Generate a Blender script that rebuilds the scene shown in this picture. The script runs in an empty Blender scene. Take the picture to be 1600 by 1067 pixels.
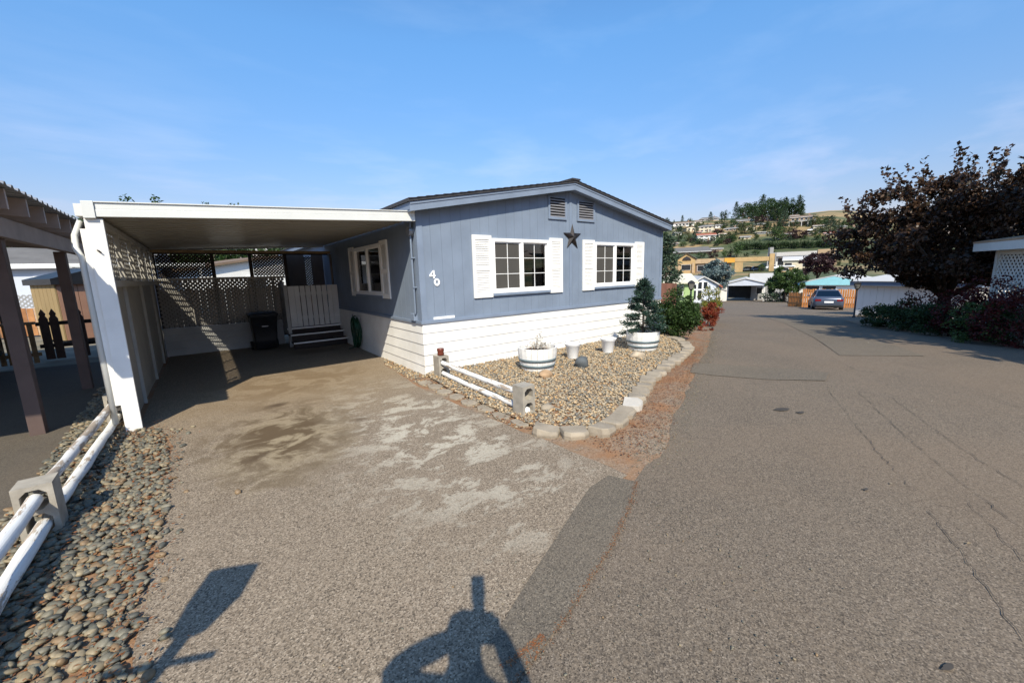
import bpy, bmesh, math, random
import numpy as np
from mathutils import Vector, Matrix
random.seed(7); rng = np.random.default_rng(7)
SC = bpy.context.scene
COL = SC.collection
R_ = math.radians

# ------------------------------------------------------------------ camera
ROT = np.array([[0.7926703, 0.1239744, -0.59691217],
                [-0.60901682, 0.11639268, -0.78457075],
                [-0.02779048, 0.98543548, 0.16776351]])
FPX, CX, CY, CAMH = 623.517, 800.0, 533.5, 1.75
cam = bpy.data.cameras.new('camera'); camo = bpy.data.objects.new('camera', cam); COL.objects.link(camo)
cam.sensor_width = 36; cam.lens = 14.029; cam.clip_start = 0.02; cam.clip_end = 6000
camo.matrix_world = Matrix([list(ROT[0]) + [0], list(ROT[1]) + [0], list(ROT[2]) + [CAMH], [0, 0, 0, 1]])
SC.camera = camo

# ------------------------------------------------------------------ world, sun, exposure
SUN = Vector((-0.372, -0.620, 0.690)).normalized()
world = bpy.data.worlds.new('World'); SC.world = world; world.use_nodes = True
wn = world.node_tree.nodes; wl = world.node_tree.links
wn.clear()
sky = wn.new('ShaderNodeTexSky'); sky.sky_type = 'NISHITA'; sky.sun_disc = False
sky.sun_elevation = math.asin(SUN.z); sky.sun_rotation = math.atan2(SUN.x, SUN.y)
sky.altitude = 350; sky.air_density = 1.35; sky.dust_density = 0.7; sky.ozone_density = 2.2
tc = wn.new('ShaderNodeTexCoord'); mp = wn.new('ShaderNodeMapping')
mp.inputs['Rotation'].default_value = (0.12, 0.1, 0.5); mp.inputs['Scale'].default_value = (1.6, 4.0, 11.0)
cn = wn.new('ShaderNodeTexNoise'); cn.inputs['Scale'].default_value = 1.5; cn.inputs['Detail'].default_value = 7; cn.inputs['Roughness'].default_value = 0.55
cr = wn.new('ShaderNodeValToRGB'); cr.color_ramp.elements[0].position = 0.50; cr.color_ramp.elements[1].position = 0.80
cr.color_ramp.elements[1].color = (0.34, 0.34, 0.34, 1)
cmix = wn.new('ShaderNodeMixRGB'); cmix.inputs['Color2'].default_value = (9.2, 8.6, 8.0, 1)
bg = wn.new('ShaderNodeBackground'); bg.inputs['Strength'].default_value = 0.14
wo = wn.new('ShaderNodeOutputWorld')
wl.new(tc.outputs['Generated'], mp.inputs['Vector']); wl.new(mp.outputs[0], cn.inputs['Vector']); wl.new(cn.outputs['Fac'], cr.inputs[0])
sz = wn.new('ShaderNodeSeparateXYZ'); wl.new(tc.outputs['Generated'], sz.inputs[0]); cz_r = wn.new('ShaderNodeValToRGB'); ce = cz_r.color_ramp.elements; ce[0].position = 0.0; ce[0].color = (.3, .3, .3, 1); ce[1].position = .10; ce[1].color = (1, 1, 1, 1); e3 = ce.new(.32); e3.color = (.12, .12, .12, 1); wl.new(sz.outputs['Z'], cz_r.inputs[0])
cmul = wn.new('ShaderNodeMixRGB'); cmul.blend_type = 'MULTIPLY'; cmul.inputs[0].default_value = 1; wl.new(cr.outputs[0], cmul.inputs[1]); wl.new(cz_r.outputs[0], cmul.inputs[2]); wl.new(cmul.outputs[0], cmix.inputs['Fac']); wl.new(sky.outputs[0], cmix.inputs['Color1']); hs = wn.new('ShaderNodeHueSaturation'); hs.inputs['Saturation'].default_value = 1.18; hs.inputs['Hue'].default_value = 0.5; tint = wn.new('ShaderNodeMixRGB'); tint.blend_type = 'MULTIPLY'; tint.inputs[0].default_value = 1; tint.inputs[2].default_value = (.91, 1.10, 1.23, 1)
sx = wn.new('ShaderNodeSeparateXYZ'); hz_r = wn.new('ShaderNodeValToRGB'); hz_r.color_ramp.elements[0].position = 0.0; hz_r.color_ramp.elements[0].color = (.645, .39, .47, 1); hz_r.color_ramp.elements[1].position = .45; hz_r.color_ramp.elements[1].color = (1, 1, 1, 1)
hzm = wn.new('ShaderNodeMixRGB'); hzm.blend_type = 'MULTIPLY'; hzm.inputs[0].default_value = 1; wl.new(tc.outputs['Generated'], sx.inputs[0]); wl.new(sx.outputs['Z'], hz_r.inputs[0]); wl.new(hz_r.outputs[0], hzm.inputs[2])
wl.new(cmix.outputs[0], hs.inputs['Color']); wl.new(hs.outputs[0], tint.inputs[1]); wl.new(tint.outputs[0], hzm.inputs[1]); wl.new(hzm.outputs[0], bg.inputs[0]); wl.new(bg.outputs[0], wo.inputs[0])
sl = bpy.data.lights.new('sun', 'SUN'); sl.energy = 5.0; sl.angle = R_(0.53); sl.color = (1.0, 0.91, 0.74)
so = bpy.data.objects.new('sun', sl); COL.objects.link(so); so.rotation_euler = (-SUN).to_track_quat('-Z', 'Y').to_euler(); so.location = (-20, -30, 40)
SC.view_settings.view_transform = 'Standard'; SC.view_settings.look = 'None'; SC.view_settings.exposure = 0.38; SC.view_settings.gamma = 1
SC.view_settings.use_curve_mapping = False

# ------------------------------------------------------------------ survey helpers: sight line of a photo point -> place in the world
def ray(x, y): return ROT @ np.array([x - CX, -(y - CY), -FPX])
def at_y(x, y, Y):
    d = ray(x, y); p = d * (Y / d[1]); return Vector((p[0], Y, p[2] + CAMH))
def at_x(x, y, X):
    d = ray(x, y); p = d * (X / d[0]); return Vector((X, p[1], p[2] + CAMH))
def smooth(a, b, v):
    t = min(1, max(0, (v - a) / (b - a))); return t * t * (3 - 2 * t)
PROF = [(0, 0), (8, 0), (12, -.12), (20, -.5), (33, -1.26), (50, -2.25), (76, -3.6), (86, -3.7), (100, -3.0), (122, -1.4), (145, 0), (190, 1.4),
        (260, 11), (350, 27), (450, 46), (540, 59), (620, 62), (900, 45), (1500, 20), (4000, 0)]
PX_, PZ_ = [p[0] for p in PROF], [p[1] for p in PROF]
def terr(x, y):
    r = math.hypot(x, y); az = math.degrees(math.atan2(y, x))
    w = (1 - smooth(47, 62, az)) * smooth(-70, -45, az)
    if w == 0: return 0.0
    z = float(np.interp(r, PX_, PZ_))
    if r > 190: z = 1.4 + (z - 1.4) * (.35 + .65 * smooth(4, 15, az))
    if r > 150: z += smooth(150, 350, r) * (2.2 * math.sin(x * .021 + 1) + 1.6 * math.sin(y * .035 + x * .01))
    return w * z
def hit(x, y, r0=1.0, mx=1500):
    d = ray(x, y); d = d / math.hypot(d[0], d[1]); t = r0
    while t < mx:
        if CAMH + d[2] * t <= terr(d[0] * t, d[1] * t): break
        t *= 1.004
    return Vector((d[0] * t, d[1] * t, terr(d[0] * t, d[1] * t)))
def at_r(x, y, r):
    d = ray(x, y); d = d / math.hypot(d[0], d[1]); return Vector((d[0] * r, d[1] * r, CAMH + d[2] * r))
def depth(p): return 0.59691 * p[0] + 0.78457 * p[1] - 0.16776 * (p[2] - CAMH)
def face_cam(p): return math.atan2(p[1], p[0])

# ------------------------------------------------------------------ materials
MATS = {}
def nodes(name):
    m = bpy.data.materials.new(name); m.use_nodes = True; MATS[name] = m
    nt = m.node_tree; return m, nt.nodes, nt.links, nt.nodes['Principled BSDF']
def c4(c): return (c[0], c[1], c[2], 1)
def noise(n, l, vec, scale, detail=4, rough=.55, dist=0):
    t = n.new('ShaderNodeTexNoise'); t.inputs['Scale'].default_value = scale; t.inputs['Detail'].default_value = detail
    t.inputs['Roughness'].default_value = rough; t.inputs['Distortion'].default_value = dist
    l.new(vec, t.inputs['Vector']); return t.outputs['Fac']
def ramp(n, l, fac, stops):
    r = n.new('ShaderNodeValToRGB'); e = r.color_ramp.elements
    while len(e) < len(stops): e.new(0.5)
    for el, (p, c) in zip(e, stops): el.position = p; el.color = c4(c) if not isinstance(c, (int, float)) else (c, c, c, 1)
    l.new(fac, r.inputs[0]); return r.outputs[0]
def mixc(n, l, fac, a, b, mode='MIX'):
    m = n.new('ShaderNodeMixRGB'); m.blend_type = mode
    for s, v in ((m.inputs[0], fac), (m.inputs[1], a), (m.inputs[2], b)):
        if isinstance(v, (int, float)): s.default_value = v if s.type == 'VALUE' else (v, v, v, 1)
        elif isinstance(v, tuple): s.default_value = c4(v)
        else: l.new(v, s)
    return m.outputs[0]
def bump(n, l, b, h, strength=.3, dist=.01):
    k = n.new('ShaderNodeBump'); k.inputs['Strength'].default_value = strength; k.inputs['Distance'].default_value = dist
    l.new(h, k.inputs['Height']); l.new(k.outputs[0], b.inputs['Normal'])
def coords(n, kind='Object'):
    return n.new('ShaderNodeTexCoord').outputs[kind]
def geo_pos(n): return n.new('ShaderNodeNewGeometry').outputs['Position']
def M(name, col, rough=.7, var=.12, scale=6, bmp=.15, bscale=40, metal=0, dirt=None, bdist=.004, spec=.4):
    if name in MATS: return MATS[name]
    m, n, l, b = nodes(name); v = geo_pos(n)
    f = noise(n, l, v, scale, 6)
    lo = tuple(max(0, c * (1 - var * 1.6)) for c in col); hi = tuple(min(.95, c * (1 + var)) for c in col)
    colr = ramp(n, l, f, [(.3, lo), (.7, hi)])
    if dirt:
        f2 = noise(n, l, v, scale * .45, 8, .7, .6)
        colr = mixc(n, l, ramp(n, l, f2, [(.52, 0.0), (.75, .55)]), colr, dirt)
    l.new(colr, b.inputs['Base Color']); b.inputs['Roughness'].default_value = rough; b.inputs['Metallic'].default_value = metal
    b.inputs['Specular IOR Level'].default_value = spec
    if bmp: bump(n, l, b, noise(n, l, v, bscale, 5), bmp, bdist)
    return m
def island(n): return n.new('ShaderNodeNewGeometry').outputs['Random Per Island']
def M_leaf(name, cols, trans=.3, rough=.55):
    if name in MATS: return MATS[name]
    m, n, l, b = nodes(name)
    k = len(cols); c = ramp(n, l, island(n), [((i + .5) / k, cc) for i, cc in enumerate(cols)])
    l.new(c, b.inputs['Base Color']); b.inputs['Roughness'].default_value = rough; b.inputs['Specular IOR Level'].default_value = .3
    t = n.new('ShaderNodeBsdfTranslucent'); l.new(c, t.inputs[0]); mx = n.new('ShaderNodeMixShader'); mx.inputs[0].default_value = trans
    l.new(b.outputs[0], mx.inputs[1]); l.new(t.outputs[0], mx.inputs[2]); l.new(mx.outputs[0], n['Material Output'].inputs['Surface'])
    return m
def M_pebble(name, cols, rough=.6):
    m, n, l, b = nodes(name); k = len(cols)
    r = n.new('ShaderNodeValToRGB'); r.color_ramp.interpolation = 'CONSTANT'; e = r.color_ramp.elements
    while len(e) < k: e.new(.5)
    for i, (el, cc) in enumerate(zip(e, cols)): el.position = i / k; el.color = c4(cc)
    l.new(island(n), r.inputs[0]); v = geo_pos(n)
    c = mixc(n, l, .5, r.outputs[0], ramp(n, l, noise(n, l, v, 45, 6), [(.3, .35), (.7, .75)]), 'OVERLAY')
    l.new(c, b.inputs['Base Color']); b.inputs['Roughness'].default_value = rough; bump(n, l, b, noise(n, l, v, 160, 4), .25, .002)
    return m
def M_glass(name, tint=(.55, .6, .6), refl=1.0):
    m, n, l, b = nodes(name)
    t = n.new('ShaderNodeBsdfTransparent'); t.inputs[0].default_value = c4(tint); g = n.new('ShaderNodeBsdfGlossy'); g.inputs['Roughness'].default_value = .01
    fr = n.new('ShaderNodeFresnel'); fr.inputs[0].default_value = 1.5; ml = n.new('ShaderNodeMath'); ml.operation = 'MULTIPLY_ADD'; ml.inputs[1].default_value = refl; ml.inputs[2].default_value = .02
    l.new(fr.outputs[0], ml.inputs[0]); mx = n.new('ShaderNodeMixShader'); l.new(ml.outputs[0], mx.inputs[0]); l.new(t.outputs[0], mx.inputs[1]); l.new(g.outputs[0], mx.inputs[2])
    l.new(mx.outputs[0], n['Material Output'].inputs['Surface']); return m
def blob(n, l, v, x, y, rx, ry, rot=0, soft=.55, wob=.5):
    """soft-edged stain mask of its own ragged shape, centred at (x, y) on the ground"""
    mp = n.new('ShaderNodeMapping'); mp.vector_type = 'TEXTURE'; mp.inputs['Location'].default_value = (x, y, 0); mp.inputs['Rotation'].default_value = (0, 0, rot); mp.inputs['Scale'].default_value = (rx, ry, 50)
    l.new(v, mp.inputs[0])
    ln = n.new('ShaderNodeVectorMath'); ln.operation = 'LENGTH'; l.new(mp.outputs[0], ln.inputs[0])
    nz = noise(n, l, v, 3.2, 8, .65, .4); a = n.new('ShaderNodeMath'); a.operation = 'MULTIPLY_ADD'; a.inputs[1].default_value = wob * 2; l.new(nz, a.inputs[0])
    s = n.new('ShaderNodeMath'); s.operation = 'ADD'; s.inputs[1].default_value = -wob; l.new(ln.outputs['Value'], s.inputs[0]); l.new(s.outputs[0], a.inputs[2])
    return ramp(n, l, a.outputs[0], [(max(0, 1 - soft), 1.0), (1.0, 0.0)])
def speckle(n, l, v, scale, cols):
    vo = n.new('ShaderNodeTexVoronoi'); vo.inputs['Scale'].default_value = scale; vo.inputs['Randomness'].default_value = 1
    l.new(v, vo.inputs['Vector']); sp = n.new('ShaderNodeSeparateColor'); l.new(vo.outputs['Color'], sp.inputs[0])
    k = len(cols); return ramp(n, l, sp.outputs[0], [(i / (k - 1), c) for i, c in enumerate(cols)]), vo.outputs['Distance']
def mk_driveway():
    m, n, l, b = nodes('driveway_concrete'); v = geo_pos(n)
    c, d = speckle(n, l, v, 130, [(0.037, 0.030, 0.023), (0.158, 0.122, 0.085), (0.226, 0.178, 0.127), (0.315, 0.252, 0.184), (0.095, 0.076, 0.055), (0.420, 0.345, 0.258)])
    c = mixc(n, l, ramp(n, l, noise(n, l, v, 1.1, 6, .6), [(.3, .05), (.7, .38)]), c, (.215, .17, .125))
    # pale scaled skin of cement, streaked along the drive
    mp = n.new('ShaderNodeMapping'); mp.inputs['Rotation'].default_value = (0, 0, R_(-24)); mp.inputs['Scale'].default_value = (1.0, 1.5, 1); l.new(v, mp.inputs[0])
    wf = ramp(n, l, noise(n, l, mp.outputs[0], 1.9, 15, .80, .35), [(.51, 0.0), (.535, .9), (.8, 1.0)]); wf = mixc(n, l, 1.0, wf, ramp(n, l, noise(n, l, v, 46, 4, .7), [(.34, .35), (.5, 1.0)]), 'MULTIPLY')
    region = blob(n, l, v, 1.85, 4.2, 1.35, 3.6, 0, .8, .4)
    c = mixc(n, l, mixc(n, l, 1.0, wf, region, 'MULTIPLY'), c, (.43, .39, .31))
    def mul(a, b_): return mixc(n, l, 1.0, a, b_, 'MULTIPLY')
    tan = blob(n, l, v, 1.1, 7.2, 2.3, 2.6, .3, .8, .35); c = mixc(n, l, mul(tan, .6), c, (.25, .185, .11))
    tan = blob(n, l, v, .55, 4.85, .8, 1.35, -.2, .75, .5); c = mixc(n, l, mul(tan, .85), c, (.27, .215, .135))
    mp2 = n.new('ShaderNodeMapping'); mp2.inputs['Rotation'].default_value = (0, 0, R_(-30)); mp2.inputs['Scale'].default_value = (1.0, 1.2, 1); l.new(v, mp2.inputs[0])
    sn = noise(n, l, mp2.outputs[0], 1.9, 11, .66, .7); st = ramp(n, l, sn, [(.455, 0.0), (.53, .95), (.8, 1.0)])
    reg = blob(n, l, v, .5, 5.0, 1.0, 1.75, -.15, .7, .4); c = mixc(n, l, mul(mul(st, reg), .95), c, (.085, .056, .030))
    reg = blob(n, l, v, 1.0, 7.6, 1.9, 1.6, .1, .7, .4); c = mixc(n, l, mul(mul(st, reg), .55), c, (.13, .085, .045))
    for (x, y, rx, ry, ro, k) in ((.22, 4.55, .2, .09, .5, .7), (.62, 6.35, .2, .12, .5, .85), (1.35, 4.95, .16, .12, 0, .6), (2.0, 10.6, .8, .5, 0, .6)):
        s_ = blob(n, l, v, x, y, rx, ry, ro, .75, .6); c = mixc(n, l, mul(s_, k), c, (.075, .05, .03))
    l.new(c, b.inputs['Base Color']); b.inputs['Roughness'].default_value = .88; b.inputs['Specular IOR Level'].default_value = .25
    bump(n, l, b, d, .35, .004); return m
def mk_asphalt(name, base, cols, patchy=.35):
    m, n, l, b = nodes(name); v = geo_pos(n)
    c, d = speckle(n, l, v, 165, cols)
    c2, d2 = speckle(n, l, v, 80, [(.45, .45, .45), (1, 1, 1), (1.0, .96, .9), (.8, .78, .75), (1.0, .98, .94)])
    c = mixc(n, l, .8, c, c2, 'MULTIPLY')
    f = noise(n, l, v, .55, 7, .6, .3); c = mixc(n, l, patchy, c, ramp(n, l, f, [(.32, tuple(x * .72 for x in base)), (.68, tuple(x * 1.3 for x in base))]))
    f = noise(n, l, v, 3.0, 8, .7, .2); c = mixc(n, l, ramp(n, l, f, [(.60, 0.0), (.78, .45)]), c, tuple(x * .5 for x in base))
    f = noise(n, l, v, .35, 5, .5, .8); c = mixc(n, l, ramp(n, l, f, [(.42, 0.0), (.62, .28)]), c, (base[0] * 1.3, base[1] * 1.2, base[2] * 1.06)); f = noise(n, l, v, 1.3, 9, .7, .5); c = mixc(n, l, ramp(n, l, f, [(.55, 0.0), (.72, .28)]), c, tuple(x * .62 for x in base))
    l.new(c, b.inputs['Base Color']); b.inputs['Roughness'].default_value = .9; b.inputs['Specular IOR Level'].default_value = .25
    bump(n, l, b, d, .22, .004); return m
def mk_dirt():
    m, n, l, b = nodes('dirt'); v = geo_pos(n)
    c, d = speckle(n, l, v, 70, [(.09, .07, .05), (.2, .15, .1), (.27, .2, .13), (.16, .12, .09), (.3, .25, .19)])
    c = mixc(n, l, ramp(n, l, noise(n, l, v, 1.6, 8, .65), [(.4, 0.0), (.6, .85)]), c, (.25, .12, .05))
    l.new(c, b.inputs['Base Color']); b.inputs['Roughness'].default_value = .95; bump(n, l, b, d, .5, .006); return m
def mk_terrain():
    m, n, l, b = nodes('terrain'); v = geo_pos(n)
    f = noise(n, l, v, .02, 9, .62, .8)
    far = ramp(n, l, f, [(.40, (.045, .062, .02)), (.50, (.105, .105, .042)), (.57, (.27, .185, .085)), (.68, (.34, .23, .11))])
    near = ramp(n, l, noise(n, l, v, 1.4, 8, .6), [(.35, (.09, .085, .06)), (.65, (.19, .165, .12))])
    sp = n.new('ShaderNodeVectorMath'); sp.operation = 'LENGTH'; l.new(v, sp.inputs[0])
    mr = n.new('ShaderNodeMapRange'); mr.inputs['From Min'].default_value = 75; mr.inputs['From Max'].default_value = 110; l.new(sp.outputs['Value'], mr.inputs[0])
    l.new(mixc(n, l, mr.outputs[0], near, far), b.inputs['Base Color']); b.inputs['Roughness'].default_value = .95; bump(n, l, b, f, .3, .2); return m
def mk_peel(name, paint=(.74, .74, .72), wood=(.23, .19, .15), lo=.53):
    m, n, l, b = nodes(name); v = geo_pos(n)
    mp = n.new('ShaderNodeMapping'); mp.inputs['Scale'].default_value = (7, 1.4, 7); l.new(v, mp.inputs[0])
    w = mixc(n, l, noise(n, l, mp.outputs[0], 9, 8, .7), wood, tuple(x * 2.2 for x in wood))
    f = noise(n, l, mp.outputs[0], 1.7, 12, .75, .3)
    p = mixc(n, l, ramp(n, l, noise(n, l, mp.outputs[0], 5, 8), [(.35, 0.0), (.75, .45)]), paint, tuple(x * .72 for x in paint))
    l.new(mixc(n, l, ramp(n, l, f, [(lo, 0.0), (lo + .03, 1.0)]), p, w), b.inputs['Base Color']); b.inputs['Roughness'].default_value = .7; bump(n, l, b, f, .5, .006); return m

white = M('white_paint', (.80, .79, .76), .5, .03, 3, .06, 30)
white_wood = M('white_painted_board', (.78, .77, .74), .55, .06, 2.5, .14, 24, dirt=(.60, .57, .50))
vinyl = M('white_vinyl', (.82, .82, .82), .35, .02, 3, 0)
alu = M('white_aluminium', (.60, .61, .59), .35, .03, 4, .03, 12)
alu_pan = M('carport_pan', (.27, .255, .22), .38, .06, 3, .04, 10)  # white pans, colour lowered to carry the shade under the roof
blue = M('blue_grey_siding', (.178, .222, .292), .72, .07, 2.2, .2, 70, bdist=.002)
blue_trim = M('blue_grey_trim', (.182, .228, .305), .65, .08, 3, .1, 50)
groove = M('groove_backing_board', (.15, .185, .24), .8, .08, 3, 0)  # backing board behind the siding, slightly darker than the boards
shingle = M('asphalt_shingle', (.045, .045, .05), .9, .25, 14, .4, 120)
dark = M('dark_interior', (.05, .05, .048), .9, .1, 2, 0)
black_metal = M('black_metal', (.014, .014, .015), .4, .2, 6, .05, 40)
concrete = M('block_concrete', (.33, .30, .25), .9, .14, 9, .5, 90, dirt=(.22, .19, .15), bdist=.004)
paver = M('edging_concrete', (.29, .245, .185), .9, .16, 5, .5, 50, dirt=(.22, .18, .13), bdist=.008)
soil = M('potting_soil', (.06, .042, .028), .95, .4, 30, .6, 60)
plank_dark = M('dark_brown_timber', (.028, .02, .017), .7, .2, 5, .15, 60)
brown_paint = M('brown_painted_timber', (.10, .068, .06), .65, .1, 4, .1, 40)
beam_pink = M('faded_beam_paint', (.33, .255, .22), .7, .1, 4, .1, 40)
bark = M('bark', (.07, .055, .042), .95, .3, 8, .7, 30, bdist=.02)
tan_wood = M('tan_timber', (.29, .2, .11), .75, .2, 5, .2, 50)
orange_wood = M('cedar_stain', (.34, .13, .03), .6, .18, 3, .15, 40)
rust_metal = M('brown_rusty_metal', (.032, .027, .026), .45, .25, 10, .1, 60, metal=.5)
grey_band = M('grey_hoop', (.13, .17, .185), .5, .12, 8, .05, 40)
plastic_white = M('white_plastic', (.80, .80, .79), .3, .02, 4, 0)
bin_plastic = M('dark_bin_plastic', (.018, .02, .024), .45, .15, 5, .04, 40)
hose_green = M('hose_green', (.006, .045, .022), .4, .15, 10, 0)
galv = M('galvanised', (.30, .31, .33), .45, .12, 8, .05, 60, metal=.6)
glass = M_glass('window_glass'); glass_dark = M_glass('car_glass', (.03, .035, .04), 1.6)
screen = M('insect_screen', (.06, .056, .05), .8, .06, 2, 0)
blind = M('pale_curtain', (.5, .48, .44), .8, .05, 3, 0)
pane_dark = M('far_pane', (.02, .025, .032), .12, .2, 1, 0, spec=.6)
rubber = M('tyre_rubber', (.015, .015, .015), .8, .1, 10, 0)
chrome = M('chrome', (.55, .55, .56), .2, .03, 5, 0, metal=1)
red_lens = M('red_lens', (.18, .01, .01), .2, .1, 5, 0)
lamp_glass = M('lantern_glass', (.16, .155, .14), .25, .05, 5, 0)
driveway_m = mk_driveway()
asphalt = mk_asphalt('asphalt', (0.144, 0.114, 0.088), [(0.025, 0.022, 0.018), (0.148, 0.119, 0.089), (0.212, 0.173, 0.130), (0.072, 0.058, 0.045), (0.318, 0.264, 0.204)], .2)
asphalt_new = mk_asphalt('asphalt_newer', (0.129, 0.110, 0.087), [(0.033, 0.029, 0.024), (0.132, 0.111, 0.087), (0.191, 0.161, 0.124), (0.073, 0.063, 0.050), (0.279, 0.237, 0.181)], .25)
asphalt_left = mk_asphalt('asphalt_neighbour', (.1, .085, .068), [(.03, .027, .024), (.1, .088, .072), (.14, .12, .096), (.06, .053, .046), (.17, .15, .12)])
dirt = mk_dirt(); terrain_m = mk_terrain()
peel_new = mk_peel('peeling_white_paint', lo=.545); peel_old = mk_peel('flaking_white_paint', (.66, .65, .63), (.2, .165, .13), .475)
peb_river = M_pebble('river_pebble', [(0.112, 0.106, 0.079), (0.160, 0.145, 0.104), (0.073, 0.072, 0.058), (0.203, 0.163, 0.100), (0.135, 0.123, 0.090), (0.227, 0.185, 0.117), (0.092, 0.088, 0.069), (0.184, 0.123, 0.066), (0.145, 0.132, 0.096)])
peb_bed = M_pebble('bed_pebble', [(0.331, 0.246, 0.145), (0.248, 0.204, 0.140), (0.413, 0.307, 0.182), (0.165, 0.150, 0.121), (0.289, 0.225, 0.145), (0.386, 0.246, 0.115), (0.234, 0.204, 0.151), (0.124, 0.116, 0.097), (0.344, 0.279, 0.188)])
litter_m = M_leaf('dry_litter', [(.25, .095, .035), (.19, .07, .028), (.32, .16, .07), (.14, .06, .03), (.27, .12, .05)], .2)

# ------------------------------------------------------------------ mesh helpers
class MB:
    def __init__(s): s.v = []; s.f = []
    def add(s, vs, fs):
        o = len(s.v); s.v += [tuple(p) for p in vs]; s.f += [tuple(i + o for i in f) for f in fs]; return s
    def hexa(s, b, t):
        return s.add(list(b) + list(t), [(3, 2, 1, 0), (4, 5, 6, 7), (0, 1, 5, 4), (1, 2, 6, 5), (2, 3, 7, 6), (3, 0, 4, 7)])
    def box(s, x0, x1, y0, y1, z0, z1):
        return s.hexa([(x0, y0, z0), (x1, y0, z0), (x1, y1, z0), (x0, y1, z0)], [(x0, y0, z1), (x1, y0, z1), (x1, y1, z1), (x0, y1, z1)])
    def bar(s, p, q, w, h, up=(0, 0, 1)):
        p, q = Vector(p), Vector(q); d = (q - p).normalized(); a = d.cross(Vector(up))
        if a.length < 1e-4: a = d.cross(Vector((1, 0, 0)))
        a.normalize(); c = a.cross(d); a *= w / 2; c *= h / 2
        return s.hexa([p - a - c, p + a - c, p + a + c, p - a + c], [q - a - c, q + a - c, q + a + c, q - a + c])
    def tube(s, pts, rad, n=8, cap=True):
        pts = [Vector(p) for p in pts]; rings = []
        if isinstance(rad, (int, float)): rad = [rad] * len(pts)
        for i, p in enumerate(pts):
            d = (pts[min(i + 1, len(pts) - 1)] - pts[max(i - 1, 0)]).normalized()
            u = d.cross(Vector((0, 0, 1)))
            if u.length < 1e-3: u = d.cross(Vector((1, 0, 0)))
            u.normalize(); w = d.cross(u)
            rings.append([p + (u * math.cos(2 * math.pi * k / n) + w * math.sin(2 * math.pi * k / n)) * rad[i] for k in range(n)])
        return s.loft(rings, cap)
    def loft(s, rings, cap=True):
        n = len(rings[0]); vs = [p for r in rings for p in r]; fs = []
        for i in range(len(rings) - 1):
            for k in range(n):
                a, b = i * n + k, i * n + (k + 1) % n; fs.append((a, b, b + n, a + n))
        if cap: fs.append(tuple(range(n - 1, -1, -1))); fs.append(tuple((len(rings) - 1) * n + k for k in range(n)))
        return s.add(vs, fs)
    def lathe(s, cx, cy, prof, n=20, cap=True):
        return s.loft([[(cx + r * math.cos(2 * math.pi * k / n), cy + r * math.sin(2 * math.pi * k / n), z) for k in range(n)] for r, z in prof], cap)
    def prism(s, poly, vec):
        vec = Vector(vec); a = [Vector(p) for p in poly]; b = [p + vec for p in a]; n = len(a)
        return s.add(a + b, [tuple(range(n - 1, -1, -1)), tuple(range(n, 2 * n))] + [(i, (i + 1) % n, (i + 1) % n + n, i + n) for i in range(n)])
    def build(s, name, mat, parent=None, smooth=False, bevel=0, recalc=True):
        me = bpy.data.meshes.new(name); o = bpy.data.objects.new(name, me); COL.objects.link(o)
        off = Vector(parent.get('_w', (0, 0, 0))) if parent is not None else Vector((0, 0, 0))
        if parent is None and s.v:
            a = np.array(s.v); off = Vector(((a[:, 0].min() + a[:, 0].max()) / 2, (a[:, 1].min() + a[:, 1].max()) / 2, a[:, 2].min())); o.location = off
        me.from_pydata([(p[0] - off.x, p[1] - off.y, p[2] - off.z) for p in s.v], [], s.f)
        if recalc and len(s.f) < 20000:
            bm = bmesh.new(); bm.from_mesh(me); bmesh.ops.recalc_face_normals(bm, faces=bm.faces); bm.to_mesh(me); bm.free()
        if smooth:
            me.polygons.foreach_set('use_smooth', [True] * len(me.polygons))
        me.materials.append(mat)
        if parent is not None: o.parent = parent; o['_w'] = off[:]
        else: o['_w'] = off[:]
        if bevel:
            b = o.modifiers.new('bevel', 'BEVEL'); b.width = bevel; b.segments = 2; b.limit_method = 'ANGLE'; b.angle_limit = R_(40)
        return o
def box(name, mat, parent, x0, x1, y0, y1, z0, z1, bevel=0): return MB().box(x0, x1, y0, y1, z0, z1).build(name, mat, parent, bevel=bevel)
def tag(o, label, cat, group=None):
    o['label'] = label; o['category'] = cat
    if group: o['group'] = group
    return o
def thing(name, label, cat, loc=(0, 0, 0), group=None):
    o = bpy.data.objects.new(name, None); COL.objects.link(o); o.location = loc; o['_w'] = tuple(loc); o.empty_display_size = .2
    return tag(o, label, cat, group)
def copy_tree(o, parent=None):
    c = o.copy(); COL.objects.link(c); c.parent = parent
    for ch in o.children: copy_tree(ch, c)
    return c
def place(o, loc, rz=0, sc=1, label=None, group=None):
    o.location = loc; o.rotation_euler = (0, 0, rz); o.scale = (sc, sc, sc) if isinstance(sc, (int, float)) else sc
    if label: o['label'] = label
    if group: o['group'] = group
    return o
def fast_mesh(name, V, F, mat, parent=None, smooth=False, loc=(0, 0, 0)):
    """numpy arrays of equal-sized faces -> one mesh object"""
    me = bpy.data.meshes.new(name); k = F.shape[1]
    me.vertices.add(len(V)); me.vertices.foreach_set('co', np.asarray(V, np.float32).ravel())
    me.loops.add(F.size); me.loops.foreach_set('vertex_index', F.astype(np.int32).ravel())
    me.polygons.add(len(F)); me.polygons.foreach_set('loop_start', np.arange(0, F.size, k, dtype=np.int32))
    if smooth: me.polygons.foreach_set('use_smooth', np.ones(len(F), bool))
    me.update(calc_edges=True); me.materials.append(mat)
    o = bpy.data.objects.new(name, me); COL.objects.link(o); o.location = loc
    if parent is not None: o.parent = parent
    o['_w'] = tuple(loc); return o
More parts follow.
